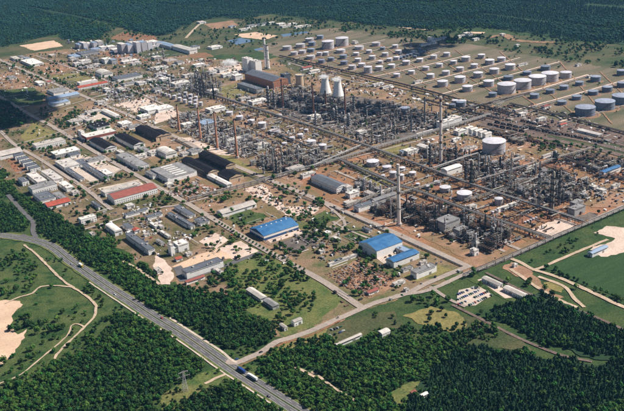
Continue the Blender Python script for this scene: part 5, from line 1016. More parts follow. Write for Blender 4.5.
junk('stored_goods', (3, 1), [(60, 20), (300, 20), (624, 130), (624, 190), (200, 100)], 420, ['roof_pale', 'rust', 'steel_grey', 'steel_dark', 'steel_dark'], 'gear strewn about the railway yard', 1.5, 7, 3, 12)
junk('stored_goods', (3, 1), [(30, 150), (240, 200), (330, 230), (280, 250), (60, 220)], 160, ['roof_pale', 'wall_tan', 'steel_grey', 'dirt'], 'gear around the lone wide tank', 1.5, 6, 2, 13)
junk('stored_goods', (2, 1), [(380, 110), (640, 90), (640, 190), (430, 200)], 240, ['roof_pale', 'wall_white', 'steel_grey', 'rust'], 'gear behind the tall pale chimney', 1.5, 6, 3, 14)
junk('stored_goods', (1, 1), [(480, 130), (640, 110), (640, 260), (560, 200)], 200, ['roof_pale', 'wall_white', 'steel_grey', 'steel_dark'], 'gear among the small grey tanks', 1.5, 6, 3, 15)
junk('stored_goods', (3, 1), [(400, 300), (640, 330), (640, 410), (460, 400)], 180, ['roof_pale', 'wall_white', 'steel_grey', 'rust', 'steel_dark'], 'gear on the brown open ground', 1.2, 5, 2.5, 16)
junk('stored_goods', (2, 0), [(340, 190), (460, 170), (480, 200), (360, 240)], 160, ['steel_blue', 'steel_dark', 'roof_slate', 'roof_lightblue'], 'dark gear among the small blue tanks', 2, 9, 5, 17)
junk('stored_goods', (2, 2), [(0, 100), (150, 200), (140, 280), (0, 220)], 160, ['roof_pale', 'rust', 'steel_grey', 'dirt', 'steel_dark'], 'gear left of the scrap yard', 1, 5, 2, 18)

rn = random.Random(77); b = MB(); W_ = [P(*p) for p in SITE]; xs = [w[0] for w in W_]; ys = [w[1] for w in W_]; FA = np.array(FOOT); k = 0
def busy(x, y): return .25 + .75 * math.sin(x * .013 + 1) * math.sin(y * .011 + 2) ** 2
while k < 17000:
    x, y = rn.uniform(min(xs), max(xs)), rn.uniform(min(ys), max(ys)); k += 1
    if rn.random() > abs(busy(x, y)) + .2 or not inside(W_, [x], [y])[0] or np.any((FA[:, 0] - x) ** 2 + (FA[:, 1] - y) ** 2 < (FA[:, 2] * .8) ** 2): continue
    px = PX((x, y, 0)); u = rn.random()
    if not (-5 < px[0] < 630): continue
    if px[1] > 262 and px[0] < 330: continue
    s = rn.uniform(.8, 3.0); mi = rn.choices(range(7), [2, 1.2, 2, 1.5, 2.2, 2, 1])[0]
    if u < .8: b.box(x, y, 0, s, s * rn.uniform(.4, 2.2), rn.uniform(1.1, 4.2), mi, RZ + rn.choice([0, math.pi / 2]))
    else:
        d = (BX if rn.random() < .5 else AX) * rn.uniform(8, 34); z = rn.choice([1.2, 1.6, 3.5]); b.tube((x, y, z), (x + d[0], y + d[1], z), rn.uniform(.25, .5), 5, rn.choice([0, 1, 3]))
o = link('scattered_gear', b.mesh('scattered_gear', ['roof_pale', 'wall_white', 'steel_grey', 'silver', 'rust', 'steel_dark', 'roof_slate'])); o['kind'] = 'stuff'; o['label'] = 'small gear, crates and pipe lengths scattered over the works'
for i, l in enumerate([[(376, 79), (420, 69), (470, 57)], [(488, 106), (540, 91), (588, 77)], [(442, 97), (500, 80), (560, 64)], [(332, 74), (390, 60), (450, 47)], [(512, 114), (570, 98), (640, 78)], [(412, 88), (470, 73), (520, 60)], [(352, 79), (410, 64), (440, 54)], [(292, 62), (340, 51), (385, 42)], [(563, 124), (600, 113), (640, 101)],
        [(230, 168), (268, 184), (320, 205)], [(330, 207), (394, 236), (462, 267)], [(160, 133), (214, 160)], [(345, 163), (372, 178), (396, 191)], [(240, 128), (280, 143), (318, 158)], [(402, 186), (432, 176), (452, 169)], [(504, 206), (540, 222)], [(280, 60), (330, 72), (400, 89), (470, 106)], [(262, 105), (330, 130)], [(440, 142), (470, 134), (500, 126)], [(120, 100), (160, 88), (190, 80)]]):
    rack(l, 3.2, 1.6, 'low pipe run beside the tank rows' if i < 9 else 'low pipe run on sleepers', 4, True, 16, name='pipe_run')
# ------------------------------------------------------------------ trees
ICO_V, ICO_F = None, None
def ico(sub):
    t = (1 + 5 ** .5) / 2; v = [(-1, t, 0), (1, t, 0), (-1, -t, 0), (1, -t, 0), (0, -1, t), (0, 1, t), (0, -1, -t), (0, 1, -t), (t, 0, -1), (t, 0, 1), (-t, 0, -1), (-t, 0, 1)]
    v = [np.array(a) / np.linalg.norm(a) for a in v]
    f = [(0, 11, 5), (0, 5, 1), (0, 1, 7), (0, 7, 10), (0, 10, 11), (1, 5, 9), (5, 11, 4), (11, 10, 2), (10, 7, 6), (7, 1, 8), (3, 9, 4), (3, 4, 2), (3, 2, 6), (3, 6, 8), (3, 8, 9), (4, 9, 5), (2, 4, 11), (6, 2, 10), (8, 6, 7), (9, 8, 1)]
    for _ in range(sub):
        c = {}; g = []
        def mid(a, b):
            k = (min(a, b), max(a, b))
            if k not in c: m = v[a] + v[b]; v.append(m / np.linalg.norm(m)); c[k] = len(v) - 1
            return c[k]
        for a, b, d in f:
            x, y, z = mid(a, b), mid(b, d), mid(d, a); g += [(a, x, z), (b, y, x), (d, z, y), (x, y, z)]
        f = g
    return np.array(v), f
I1, I2, I3 = ico(1), ico(2), ico(3)
def crown_broad(seed, rx=3.6, rz=3.6, zc=5.4, n=9, leaves=90):
    rn = np.random.RandomState(seed); b = MB()
    for i in range(n):
        a = rn.uniform(0, 6.283); q = rn.uniform(0, .62) ** .6 * rx if i else 0; z = zc + rn.uniform(-.45, .5) * rz + (rx - q) * .15; r = rn.uniform(.34, .52) * rx
        v = I1[0] * (r * (1 + rn.uniform(-.28, .28, (len(I1[0]), 1)))) * (1, 1, .85) + (q * math.cos(a), q * math.sin(a), z); b.add([tuple(p) for p in v], I1[1])
    for i in range(leaves):
        d = rn.normal(size=3); d /= np.linalg.norm(d); p = d * (rx * rn.uniform(.72, 1.12), rx * rn.uniform(.72, 1.12), rz * rn.uniform(.6, .95)) + (0, 0, zc); u = rn.normal(size=3) * .42; w = rn.normal(size=3) * .42
        b.add([tuple(p + u), tuple(p + w), tuple(p - u), tuple(p - w)], [(0, 1, 2, 3)])
    return b
def crown_pine(seed, h=12.0, r=2.3, tiers=6):
    rn = np.random.RandomState(seed); b = MB()
    for t in range(tiers):
        q = t / tiers; z0 = 1.8 + q * (h - 1.8); rr = r * (1 - q ** 1.6) + .35; n = 11; zt = z0 + (h - 2) / tiers * 1.35; a0 = rn.uniform(0, 6)
        v = [(rn.normal() * .1, rn.normal() * .1, min(zt, h + .5))] + [(rr * (1.12 if k % 2 else .62) * rn.uniform(.8, 1.2) * math.cos(a0 + 2 * math.pi * k / n), rr * (1.12 if k % 2 else .62) * rn.uniform(.8, 1.2) * math.sin(a0 + 2 * math.pi * k / n), z0 + rn.uniform(-.5, .4)) for k in range(n)]
        b.add([tuple(p) for p in v], [(0, 1 + k, 1 + (k + 1) % n) for k in range(n)])
    return b
def trunk(h, r):
    b = MB(); b.cyl(0, 0, -.3, h, r, r * .5, 6)
    for k in range(3): a = k * 2.1 + h; b.tube((0, 0, h * .62), (math.cos(a) * h * .28, math.sin(a) * h * .28, h * .98), r * .4, 4)
    return b
SPEC = []                          # (crown mesh, trunk mesh, joined mesh)
def species(cb, tb, lm):
    j = MB(); j.add(cb.v, cb.f, 0); j.add(tb.v, tb.f, 1); SPEC.append((cb.mesh('crown', lm), tb.mesh('trunk', 'bark'), j.mesh('tree', [lm, 'bark'])))
for s in range(3): species(crown_broad(s + 1, 3.3 + .35 * s, 3.4 + .4 * s, 5.2 + .3 * s), trunk(5, .3), 'leaf_broad')
species(crown_broad(7, 3.4, 3.2, 5.0), trunk(4.6, .28), 'leaf_light')
for s in range(3): species(crown_pine(s + 20, 6.6 + .6 * s, 2.3 + .2 * s, 4), trunk(4, .22), 'leaf_pine')
species(crown_broad(9, 3.6, 3.8, 6.0, 7, 50), trunk(5, .3), 'leaf_hazed')
species(crown_broad(12, 1.7, 1.3, 1.5, 5, 40), trunk(1, .12), 'leaf_light')
species(crown_broad(31, 3.3, 3.7, 5.4), trunk(5, .3), 'leaf_dark')
species(crown_pine(41, 7.5, 2.4, 4), trunk(4, .22), 'leaf_hazed')
tcol = bpy.data.collections.new('tree_patterns')
for i, s in enumerate(SPEC): tcol.objects.link(bpy.data.objects.new('pattern_%02d' % i, s[2]))
ng = bpy.data.node_groups.new('scatter', 'GeometryNodeTree'); ng.interface.new_socket('Geometry', in_out='INPUT', socket_type='NodeSocketGeometry'); ng.interface.new_socket('Geometry', in_out='OUTPUT', socket_type='NodeSocketGeometry')
N = ng.nodes; gi, go = N.new('NodeGroupInput'), N.new('NodeGroupOutput'); ci = N.new('GeometryNodeCollectionInfo'); ci.inputs['Collection'].default_value = tcol; ci.inputs['Separate Children'].default_value = True; ci.inputs['Reset Children'].default_value = True
ip = N.new('GeometryNodeInstanceOnPoints'); ip.inputs['Pick Instance'].default_value = True
def attr(n, ty): a = N.new('GeometryNodeInputNamedAttribute'); a.data_type = ty; a.inputs['Name'].default_value = n; return a.outputs[0]
ng.links.new(gi.outputs[0], ip.inputs['Points']); ng.links.new(ci.outputs[0], ip.inputs['Instance']); ng.links.new(attr('kind_index', 'INT'), ip.inputs['Instance Index'])
ng.links.new(attr('turn', 'FLOAT_VECTOR'), ip.inputs['Rotation']); ng.links.new(attr('size', 'FLOAT_VECTOR'), ip.inputs['Scale']); ng.links.new(ip.outputs[0], go.inputs[0])
def forest(name, label, pts, idx, turn, size):
    n = len(pts); me = bpy.data.meshes.new(name); me.vertices.add(n); me.vertices.foreach_set('co', np.asarray(pts, np.float32).ravel())
    me.attributes.new('kind_index', 'INT', 'POINT').data.foreach_set('value', np.asarray(idx, np.int32))
    r = np.zeros((n, 3), np.float32); r[:, 2] = turn; me.attributes.new('turn', 'FLOAT_VECTOR', 'POINT').data.foreach_set('vector', r.ravel())
    me.attributes.new('size', 'FLOAT_VECTOR', 'POINT').data.foreach_set('vector', np.asarray(size, np.float32).ravel())
    o = link(name, me); o['kind'] = 'stuff'; o['label'] = label; m = o.modifiers.new('scatter', 'NODES'); m.node_group = ng; return o
# cells taken by roads, for keeping trees off them
CELL = 3.0; taken = set()
for o in COL.objects:
    if o.get('kind') == 'structure' and o.name.split('.')[0] in ('road', 'slip_road', 'access_road', 'avenue', 'street', 'lane', 'dirt_track', 'railway', 'service_road', 'access_path'):
        v = np.array([x.co[:2] for x in o.data.vertices]); n = len(v) // 2; l, r = v[:n], v[n:]
        seg = np.linspace(0, 1, 4)[:, None, None]; l2 = (l[None, :-1] * (1 - seg) + l[None, 1:] * seg).reshape(-1, 2); r2 = (r[None, :-1] * (1 - seg) + r[None, 1:] * seg).reshape(-1, 2)
        for q in np.linspace(-.15, 1.15, 9):
            for a in np.floor((l2 * (1 - q) + r2 * q) / CELL).astype(int): taken.add((int(a[0]) + 5000) * 20000 + int(a[1]) + 5000)
taken = np.array(sorted(taken)); FT = np.array(FOOT)
def vnoise(x, y, s, seed=0):       # smooth value noise
    x = x / s + seed * 17.3; y = y / s + seed * 5.7; xi, yi = np.floor(x), np.floor(y); fx, fy = x - xi, y - yi; fx = fx * fx * (3 - 2 * fx); fy = fy * fy * (3 - 2 * fy)
    h = lambda a, b: np.modf(np.abs(np.sin(a * 127.1 + b * 311.7) * 43758.5453))[0]
    return (h(xi, yi) * (1 - fx) + h(xi + 1, yi) * fx) * (1 - fy) + (h(xi, yi + 1) * (1 - fx) + h(xi + 1, yi + 1) * fx) * fy
RS = np.random.RandomState(4)
def sow(px, spacing, keep=1.0, holes=(), foot=True, roads=True, world=False, jit=.45, clump=0):
    w = np.array(px if world else [P(*p) for p in px]); x0, y0 = w[:, 0].min(), w[:, 1].min(); x1, y1 = w[:, 0].max(), w[:, 1].max()
    gx, gy = np.meshgrid(np.arange(x0, x1, spacing), np.arange(y0, y1, spacing)); gx[1::2] += spacing / 2
    x = gx.ravel() + RS.uniform(-jit, jit, gx.size) * spacing; y = gy.ravel() + RS.uniform(-jit, jit, gx.size) * spacing
    if keep < .9: x += RS.uniform(-.6, .6, x.size) * spacing; y += RS.uniform(-.6, .6, x.size) * spacing
    kk = keep * np.clip((vnoise(x, y, 34, 6) - .38) * 5, .05, 1.5) if keep < .7 else keep
    amp = min(26.0, spacing * 3.2, .05 * math.sqrt((x1 - x0) * (y1 - y0))); wx = (vnoise(x, y, 22, 8) - .5) * 2 * amp + (vnoise(x, y, 8, 9) - .5) * amp; wy = (vnoise(x, y, 22, 10) - .5) * 2 * amp + (vnoise(x, y, 8, 11) - .5) * amp
    if world: wx = wx * 1.5; wy = wy * 1.5
    m = inside(w, x + wx, y + wy) & (RS.uniform(size=x.size) < kk)
    x, y = x[m], y[m]
    for h in holes: k = ~inside([P(*p) for p in h], x, y); x, y = x[k], y[k]
    if roads: c = (np.floor(x / CELL).astype(int) + 5000) * 20000 + np.floor(y / CELL).astype(int) + 5000; k = ~np.isin(c, taken); x, y = x[k], y[k]
    if foot and len(x):
        k = np.ones(len(x), bool)
        for f in FT: k &= (x - f[0]) ** 2 + (y - f[1]) ** 2 > (f[2] * .8) ** 2
        x, y = x[k], y[k]
    return np.column_stack([x, y, np.zeros(len(x))])
def pick(p, mode):
    n = len(p); u = RS.uniform(size=n); v = vnoise(p[:, 0], p[:, 1], 60, 1); idx = np.zeros(n, int)
    if mode == 'broad': u2 = RS.uniform(size=n); idx = np.where(v * .5 + u2 * .5 > .66, 3, np.floor(u * 3).astype(int)); idx = np.where((v < .42) & (u2 < .6), 9, idx); idx = np.where(u2 > .93, 5, idx)
    elif mode == 'pine': idx = np.where((u > .93) | (v > .88), 1, 4 + np.floor(RS.uniform(size=n) * 3).astype(int))
    elif mode == 'mixed': idx = np.where(v > .55, np.floor(u * 3).astype(int), 4 + np.floor(u * 3).astype(int)); idx = np.where(u > .88, 3, idx)
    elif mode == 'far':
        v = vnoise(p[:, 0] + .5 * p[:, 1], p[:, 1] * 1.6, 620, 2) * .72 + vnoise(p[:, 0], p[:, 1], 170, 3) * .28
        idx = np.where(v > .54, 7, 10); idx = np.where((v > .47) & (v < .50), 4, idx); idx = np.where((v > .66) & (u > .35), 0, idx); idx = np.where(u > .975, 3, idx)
    elif mode == 'shrub': idx = np.where(u > .55, 8, np.where(u > .3, 0, 3))
    b = RS.uniform(.5, 1.12, n) + .5 * RS.uniform(size=n) ** 4; s = np.column_stack([b, b, b * RS.uniform(.85, 1.2, n)]); return p, idx, RS.uniform(0, 6.28, n), s
WOODS = []; WPX = []
def wood(name, label, px, spacing, mode, mul=1.0, **k):
    p, i, t, s = pick(sow(px, spacing, **k), mode); WOODS.append([name, label, p, i, t, s * mul]); WPX.append(px)
pond_clear = [T(2, 3, [(310, 345), (400, 290), (470, 300), (495, 345), (400, 375), (320, 392)])]
wood('forest', 'pine plantation of the lower right corner', [(405, 425), (412, 395), (430, 368), (450, 352), (464, 348), (487, 349), (513, 352), (545, 358), (592, 366), (650, 366), (650, 430), (405, 430)], 3.2, 'pine', .68)
wood('forest', 'pine block between the railway lines', [(505, 304), (540, 292), (560, 303), (592, 318), (640, 341), (640, 366), (595, 360), (574, 351), (561, 346), (533, 338), (515, 328), (488, 318)], 3.2, 'pine', .68)
wood('forest', 'foreground wood below the access road', [(258, 372), (275, 357), (300, 348), (318, 341), (333, 346), (361, 340), (387, 334), (423, 337), (446, 334), (470, 340), (466, 348), (450, 352), (430, 368), (412, 395), (405, 430), (345, 430), (318, 418), (290, 398), (270, 385)], 3.9, 'broad', .64, holes=pond_clear)
wood('forest', 'wood between highway and works', [(-10, 160), (8, 178), (23, 196), (45, 209), (62, 219), (78, 229), (97, 240), (113, 237), (124, 241), (128, 254), (145, 268), (158, 283), (178, 290), (205, 291), (230, 300), (262, 318), (277, 335), (262, 346), (246, 354), (232, 356), (205, 341), (180, 323), (155, 307), (135, 293), (115, 282), (95, 268), (80, 256), (68, 248), (54, 240), (44, 236), (36, 226), (30, 218), (20, 207), (10, 199), (-10, 195)], 3.9, 'broad', .64)
wood('forest', 'small wood inside the slip road loop', [(-10, 200), (10, 205), (25, 217), (29, 227), (22, 233), (-10, 232)], 3.9, 'broad', .64)
wood('forest', 'lower left wood below the highway', [(95, 337), (102, 326), (113, 320), (134, 313), (150, 320), (175, 338), (195, 352), (208, 362), (195, 370), (180, 380), (168, 390), (150, 400), (150, 430), (-20, 430), (-20, 398), (15, 390), (35, 380), (55, 366), (75, 353), (86, 345)], 3.9, 'broad', .64)
wood('forest', 'bottom-edge wood left of the highway', [(150, 430), (160, 411), (185, 400), (210, 388), (226, 382), (240, 380), (258, 393), (278, 407), (300, 424), (300, 430)], 3.9, 'broad', .64)
wood('shrubbery', 'bushes along the verge below the highway', [(35, 250), (44, 252), (70, 272), (110, 300), (112, 312), (92, 303), (62, 275), (40, 257)], 6, 'broad', .65, keep=.6)
wood('shrubbery', 'bushes dotted over the meadow by the sandy pit', [(0, 250), (30, 250), (60, 285), (90, 312), (75, 340), (40, 350), (10, 300)], 10, 'shrub', keep=.4)
wood('shrubbery', 'trees around the sandy pit', T(0, 3, [(30, 95), (50, 30), (110, 50), (180, 70), (150, 110), (105, 85), (70, 108)]), 7, 'broad', .8, keep=.55)
wood('shrubbery', 'trees on the slope beside the sandy pit', T(0, 3, [(10, 235), (70, 180), (160, 160), (200, 190), (100, 250), (30, 285)]), 7, 'broad', .8, keep=.45)
wood('shrubbery', 'dark bushes in the meadow left of the pale track', T(0, 2, [(0, 210), (110, 200), (150, 260), (160, 310), (60, 370), (0, 380)]), 7, 'broad', .62, keep=.45)
wood('shrubbery', 'overgrown ground before the slate-roofed hall', T(1, 2, [(100, 330), (275, 270), (420, 205), (470, 215), (560, 270), (640, 330), (640, 420), (150, 420)]), 8.0, 'broad', .72, keep=.60)
wood('forest', 'young wood before the slate-roofed hall', T(1, 2, [(-20, 300), (40, 335), (100, 325), (150, 335), (280, 285), (330, 320), (430, 405), (300, 430), (-20, 430)]), 5.2, 'broad', .78, keep=.69)
wood('shrubbery', 'shrub clumps around the blue-roofed halls', [(300, 210), (345, 220), (400, 260), (390, 295), (340, 312), (300, 300), (290, 270), (320, 262), (285, 232)], 6.5, 'broad', .7, keep=.34)
wood('shrubbery', 'scrub around the car park', [(395, 303), (425, 292), (452, 302), (475, 318), (500, 332), (480, 340), (440, 333), (405, 322)], 6.5, 'broad', .7, keep=.55)
wood('shrubbery', 'bushes over the left half of the works', [(0, 130), (40, 110), (120, 115), (190, 160), (260, 190), (330, 215), (350, 270), (300, 300), (180, 260), (130, 225), (60, 190)], 7.5, 'shrub', .8, keep=.34)
wood('shrubbery', 'bushes over the far part of the works', [(0, 60), (100, 52), (200, 62), (300, 62), (500, 110), (600, 135), (600, 200), (480, 260), (330, 190), (200, 130), (100, 100)], 13, 'shrub', .75, keep=.14)
wood('shrubbery', 'scrub between the avenue and the scrap yard', T(2, 2, [(0, 310), (60, 330), (140, 390), (60, 420), (0, 410)]), 7.5, 'broad', .75, keep=.55)
wood('shrubbery', 'scrub below the access road bend', T(1, 3, [(470, -10), (640, -20), (640, 70), (530, 100), (480, 90)]), 8, 'broad', .75, keep=.35)
wood('shrubbery', 'tree belt along the railway yard', [(534, 138), (554, 143), (602, 151), (640, 160), (640, 168), (597, 156), (577, 152), (546, 150)], 6.5, 'broad', .8, keep=.85)
wood('shrubbery', 'bushes below the trestle bridge', T(3, 2, [(240, 245), (370, 172), (500, 108), (545, 130), (430, 195), (300, 250)]), 7.5, 'broad', .65, keep=.50)
wood('hedge', 'hedge along the lower edge of the dark green field', T(3, 2, [(308, 262), (330, 262), (450, 318), (640, 402), (640, 418), (450, 335)]), 5.0, 'broad', .6, keep=.8)
wood('shrubbery', 'scrub along the curving railway', T(3, 3, [(60, 30), (140, 40), (230, 110), (390, 165), (420, 190), (300, 165), (150, 130), (80, 100)]), 7, 'broad', .7, keep=.45)
wood('shrubbery', 'scrub at the railway bend', T(2, 3, [(250, 60), (470, 20), (520, 60), (640, 80), (640, 130), (440, 110), (340, 60)]), 7.5, 'broad', .75, keep=.45)
wood('shrubbery', 'trees between cottage and access road', T(2, 3, [(60, 60), (220, 10), (330, 0), (250, 90), (130, 110), (70, 140)]), 9, 'broad', .7, keep=.25)
wood('forest', 'wood in the cloud shade at the left edge', [(-15, 100), (0, 96), (12, 103), (28, 116), (27, 124), (8, 129), (-15, 128)], 8, 'mixed')
wood('shrubbery', 'tree line along the far left road', T(0, 0, [(40, 250), (70, 255), (180, 300), (290, 340), (280, 352), (150, 305), (60, 268)]), 7, 'broad', .8, keep=.75)
wood('shrubbery', 'tree row along the road behind the oval roof', T(0, 0, [(160, 225), (180, 222), (320, 268), (440, 318), (430, 326), (300, 280)]), 7, 'broad', .8, keep=.6)
wood('shrubbery', 'tree row toward the four brick chimneys', T(0, 0, [(440, 318), (470, 325), (624, 395), (610, 405), (470, 345)]), 8, 'broad', .8, keep=.45)
wood('shrubbery', 'trees between the office blocks', [(38, 150), (60, 140), (100, 150), (125, 165), (150, 190), (120, 200), (95, 182), (60, 170)], 8, 'broad', .75, keep=.6)
wood('shrubbery', 'trees among the upper left sheds', [(50, 115), (75, 108), (120, 118), (130, 140), (95, 145), (60, 130)], 8.5, 'broad', .75, keep=.5)
wood('shrubbery', 'trees left of the slate-roofed halls', [(60, 200), (100, 200), (120, 215), (125, 235), (95, 232), (70, 215)], 9, 'broad', .8, keep=.45)
wood('shrubbery', 'trees dotted across the upper left yards', [(0, 62), (60, 52), (150, 60), (200, 75), (160, 100), (80, 90), (0, 80)], 14, 'broad', .85, keep=.28)
wood('shrubbery', 'trees dotted across the northern meadow', [(62, 40), (110, 30), (180, 34), (250, 22), (350, 25), (400, 36), (330, 34), (250, 52), (160, 52), (100, 48)], 13, 'broad', .9, keep=.28)
wood('shrubbery', 'trees dotted beyond the tank farm', [(400, 33), (464, 30), (540, 37), (640, 50), (640, 74), (560, 60), (470, 46), (400, 42)], 11, 'broad', .95, keep=.55)
wood('shrubbery', 'bushes dotted through the tank farm', [(330, 66), (300, 45), (400, 42), (540, 60), (640, 80), (640, 120), (480, 100)], 22, 'broad', .6, keep=.12)
wood('shrubbery', 'belt of trees before the far woods', [(240, 18), (330, 22), (400, 30), (470, 40), (466, 46), (390, 38), (320, 28), (250, 26)], 10, 'broad', .95, keep=.5)
wood('shrubbery', 'green clump at the sand rectangle', T(0, 0, [(250, 150), (330, 130), (400, 140), (400, 152), (300, 165)]), 9, 'far', keep=.8)
wood('shrubbery', 'trees around the rubble yard', [(270, 180), (290, 182), (320, 196), (330, 208), (312, 216), (296, 205), (283, 205)], 8, 'broad', .75, keep=.28)
FAR = [(-60, 52), (0, 47), (18, 43), (45, 37), (60, 33), (62, 39), (80, 40), (100, 36), (112, 28), (95, 24), (84, 25), (95, 20), (112, 25), (135, 31), (155, 36), (172, 34), (182, 27), (195, 21), (220, 18), (245, 19), (270, 14), (315, 20), (350, 22), (395, 27), (430, 30), (464, 28), (490, 28), (528, 33), (566, 40), (624, 45), (680, 48), (690, -22), (-70, -22)]
FARW = [P(*p) for p in FAR[:-2]] + [np.array([2600., 4800, 0]), np.array([-2900., 5600, 0])]
breaks = []
for a, b, wd in [((30, 8), (110, 24), 16), ((110, 24), (420, 6), 9), ((480, 14), (640, 34), 14), ((200, 10), (330, 20), 9), ((585, 5), (640, 9), 26), ((150, 4), (260, 12), 12), ((300, 8), (470, 2), 16), ((395, 20), (520, 26), 9)]:
    A_, B_ = P(*a), P(*b); d = (B_ - A_) / np.linalg.norm(B_ - A_); nn = np.array([-d[1], d[0], 0]) * wd; breaks.append([PX(A_ + nn), PX(B_ + nn), PX(B_ - nn), PX(A_ - nn)])
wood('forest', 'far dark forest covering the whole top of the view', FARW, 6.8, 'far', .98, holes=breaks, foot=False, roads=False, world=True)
patch('forest_ground', [tuple(w[:2]) + (0,) for w in FARW], 'forest_floor', 'dark ground beneath the far forest', 4, world=True)
for k, w in enumerate(WOODS[:7]):
    pass
for q in ([(405, 425), (412, 395), (430, 368), (464, 348), (513, 352), (592, 366), (660, 366), (660, 440), (405, 440)], [(505, 304), (540, 292), (592, 318), (640, 341), (640, 366), (595, 360), (561, 346), (515, 328), (488, 318)]):
    patch('forest_ground', q, 'forest_floor', 'dark ground beneath the pine plantation', 2)
def fringe(wi, keep, grow):       # woods thin out into scrub
    px = WPX[wi]; c = np.mean([P(*p) for p in px], axis=0); out = []
    for p in px:
        w = P(*p); d = w - c; L = np.linalg.norm(d); out.append(PX(c + d * (1 + grow / L)))
    hole = [PX(c + (P(*p) - c) * .97) for p in px]
    wood('shrubbery', 'thin scrub at the edge of the ' + WOODS[wi][1], out, 5.0, 'broad', .55, keep=keep, holes=[hole])
for wi_ in (2, 3, 5, 6): fringe(wi_, .45, 26)
# single trees: the 300 largest in view of each kind, the rest stay as woods
def size_key(p, s):
    x, y = PX(p); return -1 if not (3 < x < 621 and 20 < y < 409) else s[2] * 8 / math.hypot(np.linalg.norm(p[:2]), CAM_H)
DESC_T = {0: ('broadleaf_tree', 'dark green broadleaf tree'), 1: ('broadleaf_tree', 'dark green broadleaf tree'), 2: ('broadleaf_tree', 'dark green broadleaf tree'), 3: ('broadleaf_tree', 'light green broadleaf tree'), 4: ('pine_tree', 'dark slender pine tree'), 5: ('pine_tree', 'dark slender pine tree'), 6: ('pine_tree', 'dark slender pine tree'), 7: ('broadleaf_tree', 'haze-tinted broadleaf tree'), 8: ('shrub', 'low light green bush'), 9: ('broadleaf_tree', 'deep green broadleaf tree'), 10: ('pine_tree', 'haze-tinted pine tree')}
def single(name, label, i, p, turn, s, group, desc=None):
    t = thing(name, desc or '', 'tree' if name != 'shrub' else 'bush', tuple(p), turn, group, label, tuple(s)); link('crown', SPEC[i][0], t); link('trunk', SPEC[i][1], t); return t
cand = {'broadleaf_tree': [], 'pine_tree': []}
for wi, w in enumerate(WOODS):
    if w[0] != 'forest' or wi > 6: continue
    for j in range(len(w[2])):
        k = size_key(w[2][j], w[5][j]); nm = DESC_T[w[3][j]][0]
        if k > 0: cand[nm].append((k, wi, j))
gone = {}
for nm, l in cand.items():
    l.sort(reverse=True)
    for k, wi, j in l[:300]:
        w = WOODS[wi]; gone.setdefault(wi, []).append(j); d = DESC_T[w[3][j]][1]
        single(nm, f'{d} in the {w[1]}', w[3][j], w[2][j], w[4][j], w[5][j], f'{d}s, {w[1]}')
for wi, w in enumerate(WOODS):
    m = np.ones(len(w[2]), bool); m[gone.get(wi, [])] = False
    forest(w[0], w[1], w[2][m], w[3][m], w[4][m], w[5][m])
# yard trees one by one
random.seed(33)
YT = [((0, 1), [(145, 115), (133, 130), (180, 100), (185, 65), (295, 35), (205, 205), (220, 225), (195, 215), (230, 240), (270, 180), (295, 175), (340, 165), (385, 187), (420, 140), (445, 125), (430, 210), (412, 212), (465, 245), (440, 240), (555, 190), (582, 200), (375, 330), (392, 322), (412, 316), (430, 310), (455, 306), (472, 310), (492, 300), (515, 300), (358, 337), (300, 385), (330, 382), (280, 332), (310, 352), (572, 386), (556, 275), (545, 62), (90, 196), (75, 186), (120, 180)]),
      ((1, 1), [(345, 303), (353, 298), (60, 388), (85, 356), (132, 316), (50, 242), (30, 236), (198, 200), (208, 196), (110, 196), (545, 298), (530, 286), (520, 346), (487, 360), (503, 371), (516, 376), (540, 366), (552, 380), (470, 342), (590, 372), (240, 318), (258, 346), (217, 387), (238, 396), (272, 392), (462, 310), (178, 70)]),
      ((1, 2), [(160, 140), (166, 130), (152, 146), (270, 8), (112, 16), (55, 8), (350, 102), (380, 22), (392, 17), (300, 52), (602, 62), (586, 76), (562, 82), (542, 66), (522, 62), (492, 186), (506, 192), (526, 206), (542, 212), (562, 216), (577, 196), (470, 192), (466, 235), (524, 262), (534, 268), (548, 280), (450, 222)]),
      ((2, 2), [(40, 16), (30, 26), (50, 22), (110, 172), (85, 166), (62, 160), (130, 196), (160, 186), (190, 216), (226, 242), (216, 332), (226, 346), (255, 312), (262, 322), (206, 346), (136, 332), (150, 322), (455, 227), (302, 132), (172, 372), (196, 372), (246, 232), (402, 396), (412, 388), (480, 378), (500, 386), (540, 396)]),
      ((3, 2), [(35, 288), (40, 296), (28, 300), (62, 342), (172, 320), (320, 270), (492, 217), (436, 347), (316, 352), (340, 372), (346, 376), (255, 325), (270, 405), (250, 335)]), ((2, 1), [(62, 280), (25, 395), (35, 400), (45, 392), (575, 320)]), ((3, 1), [(265, 185), (275, 180), (300, 195), (255, 150), (240, 145)]), ((1, 0), [(580, 255), (510, 245), (205, 235), (320, 385), (190, 240)]), ((0, 3), [(340, 120), (230, 95), (225, 60), (115, 50), (245, 30)])]
for tile, pts in YT:
    for x, y in T(*tile, pts):
        i = random.choice([0, 1, 2, 2, 3]); s = random.uniform(.75, 1.15); single('courtyard_tree', None, i, P(x, y), random.uniform(0, 6), (s, s, s * .95), 'trees standing singly about the works', ('light' if i == 3 else 'dark') + ' green round tree')
bl = T(1, 2, [(252, 92), (330, 140), (410, 184), (500, 232), (600, 284)]); wl = [P(*p) for p in bl]; k = 0
for a, b in zip(wl[:-1], wl[1:]):
    n = int(np.linalg.norm(b - a) / 8.5)
    for q in range(n):
        k += 1; p = a + (b - a) * q / n; single('roadside_bush', f'clipped green bush in the avenue row, {ordinal(k - 1)} from its upper end', 0, p, q, (.55, .55, .5), 'clipped bushes along the avenue')
        TH = COL.objects[-1]

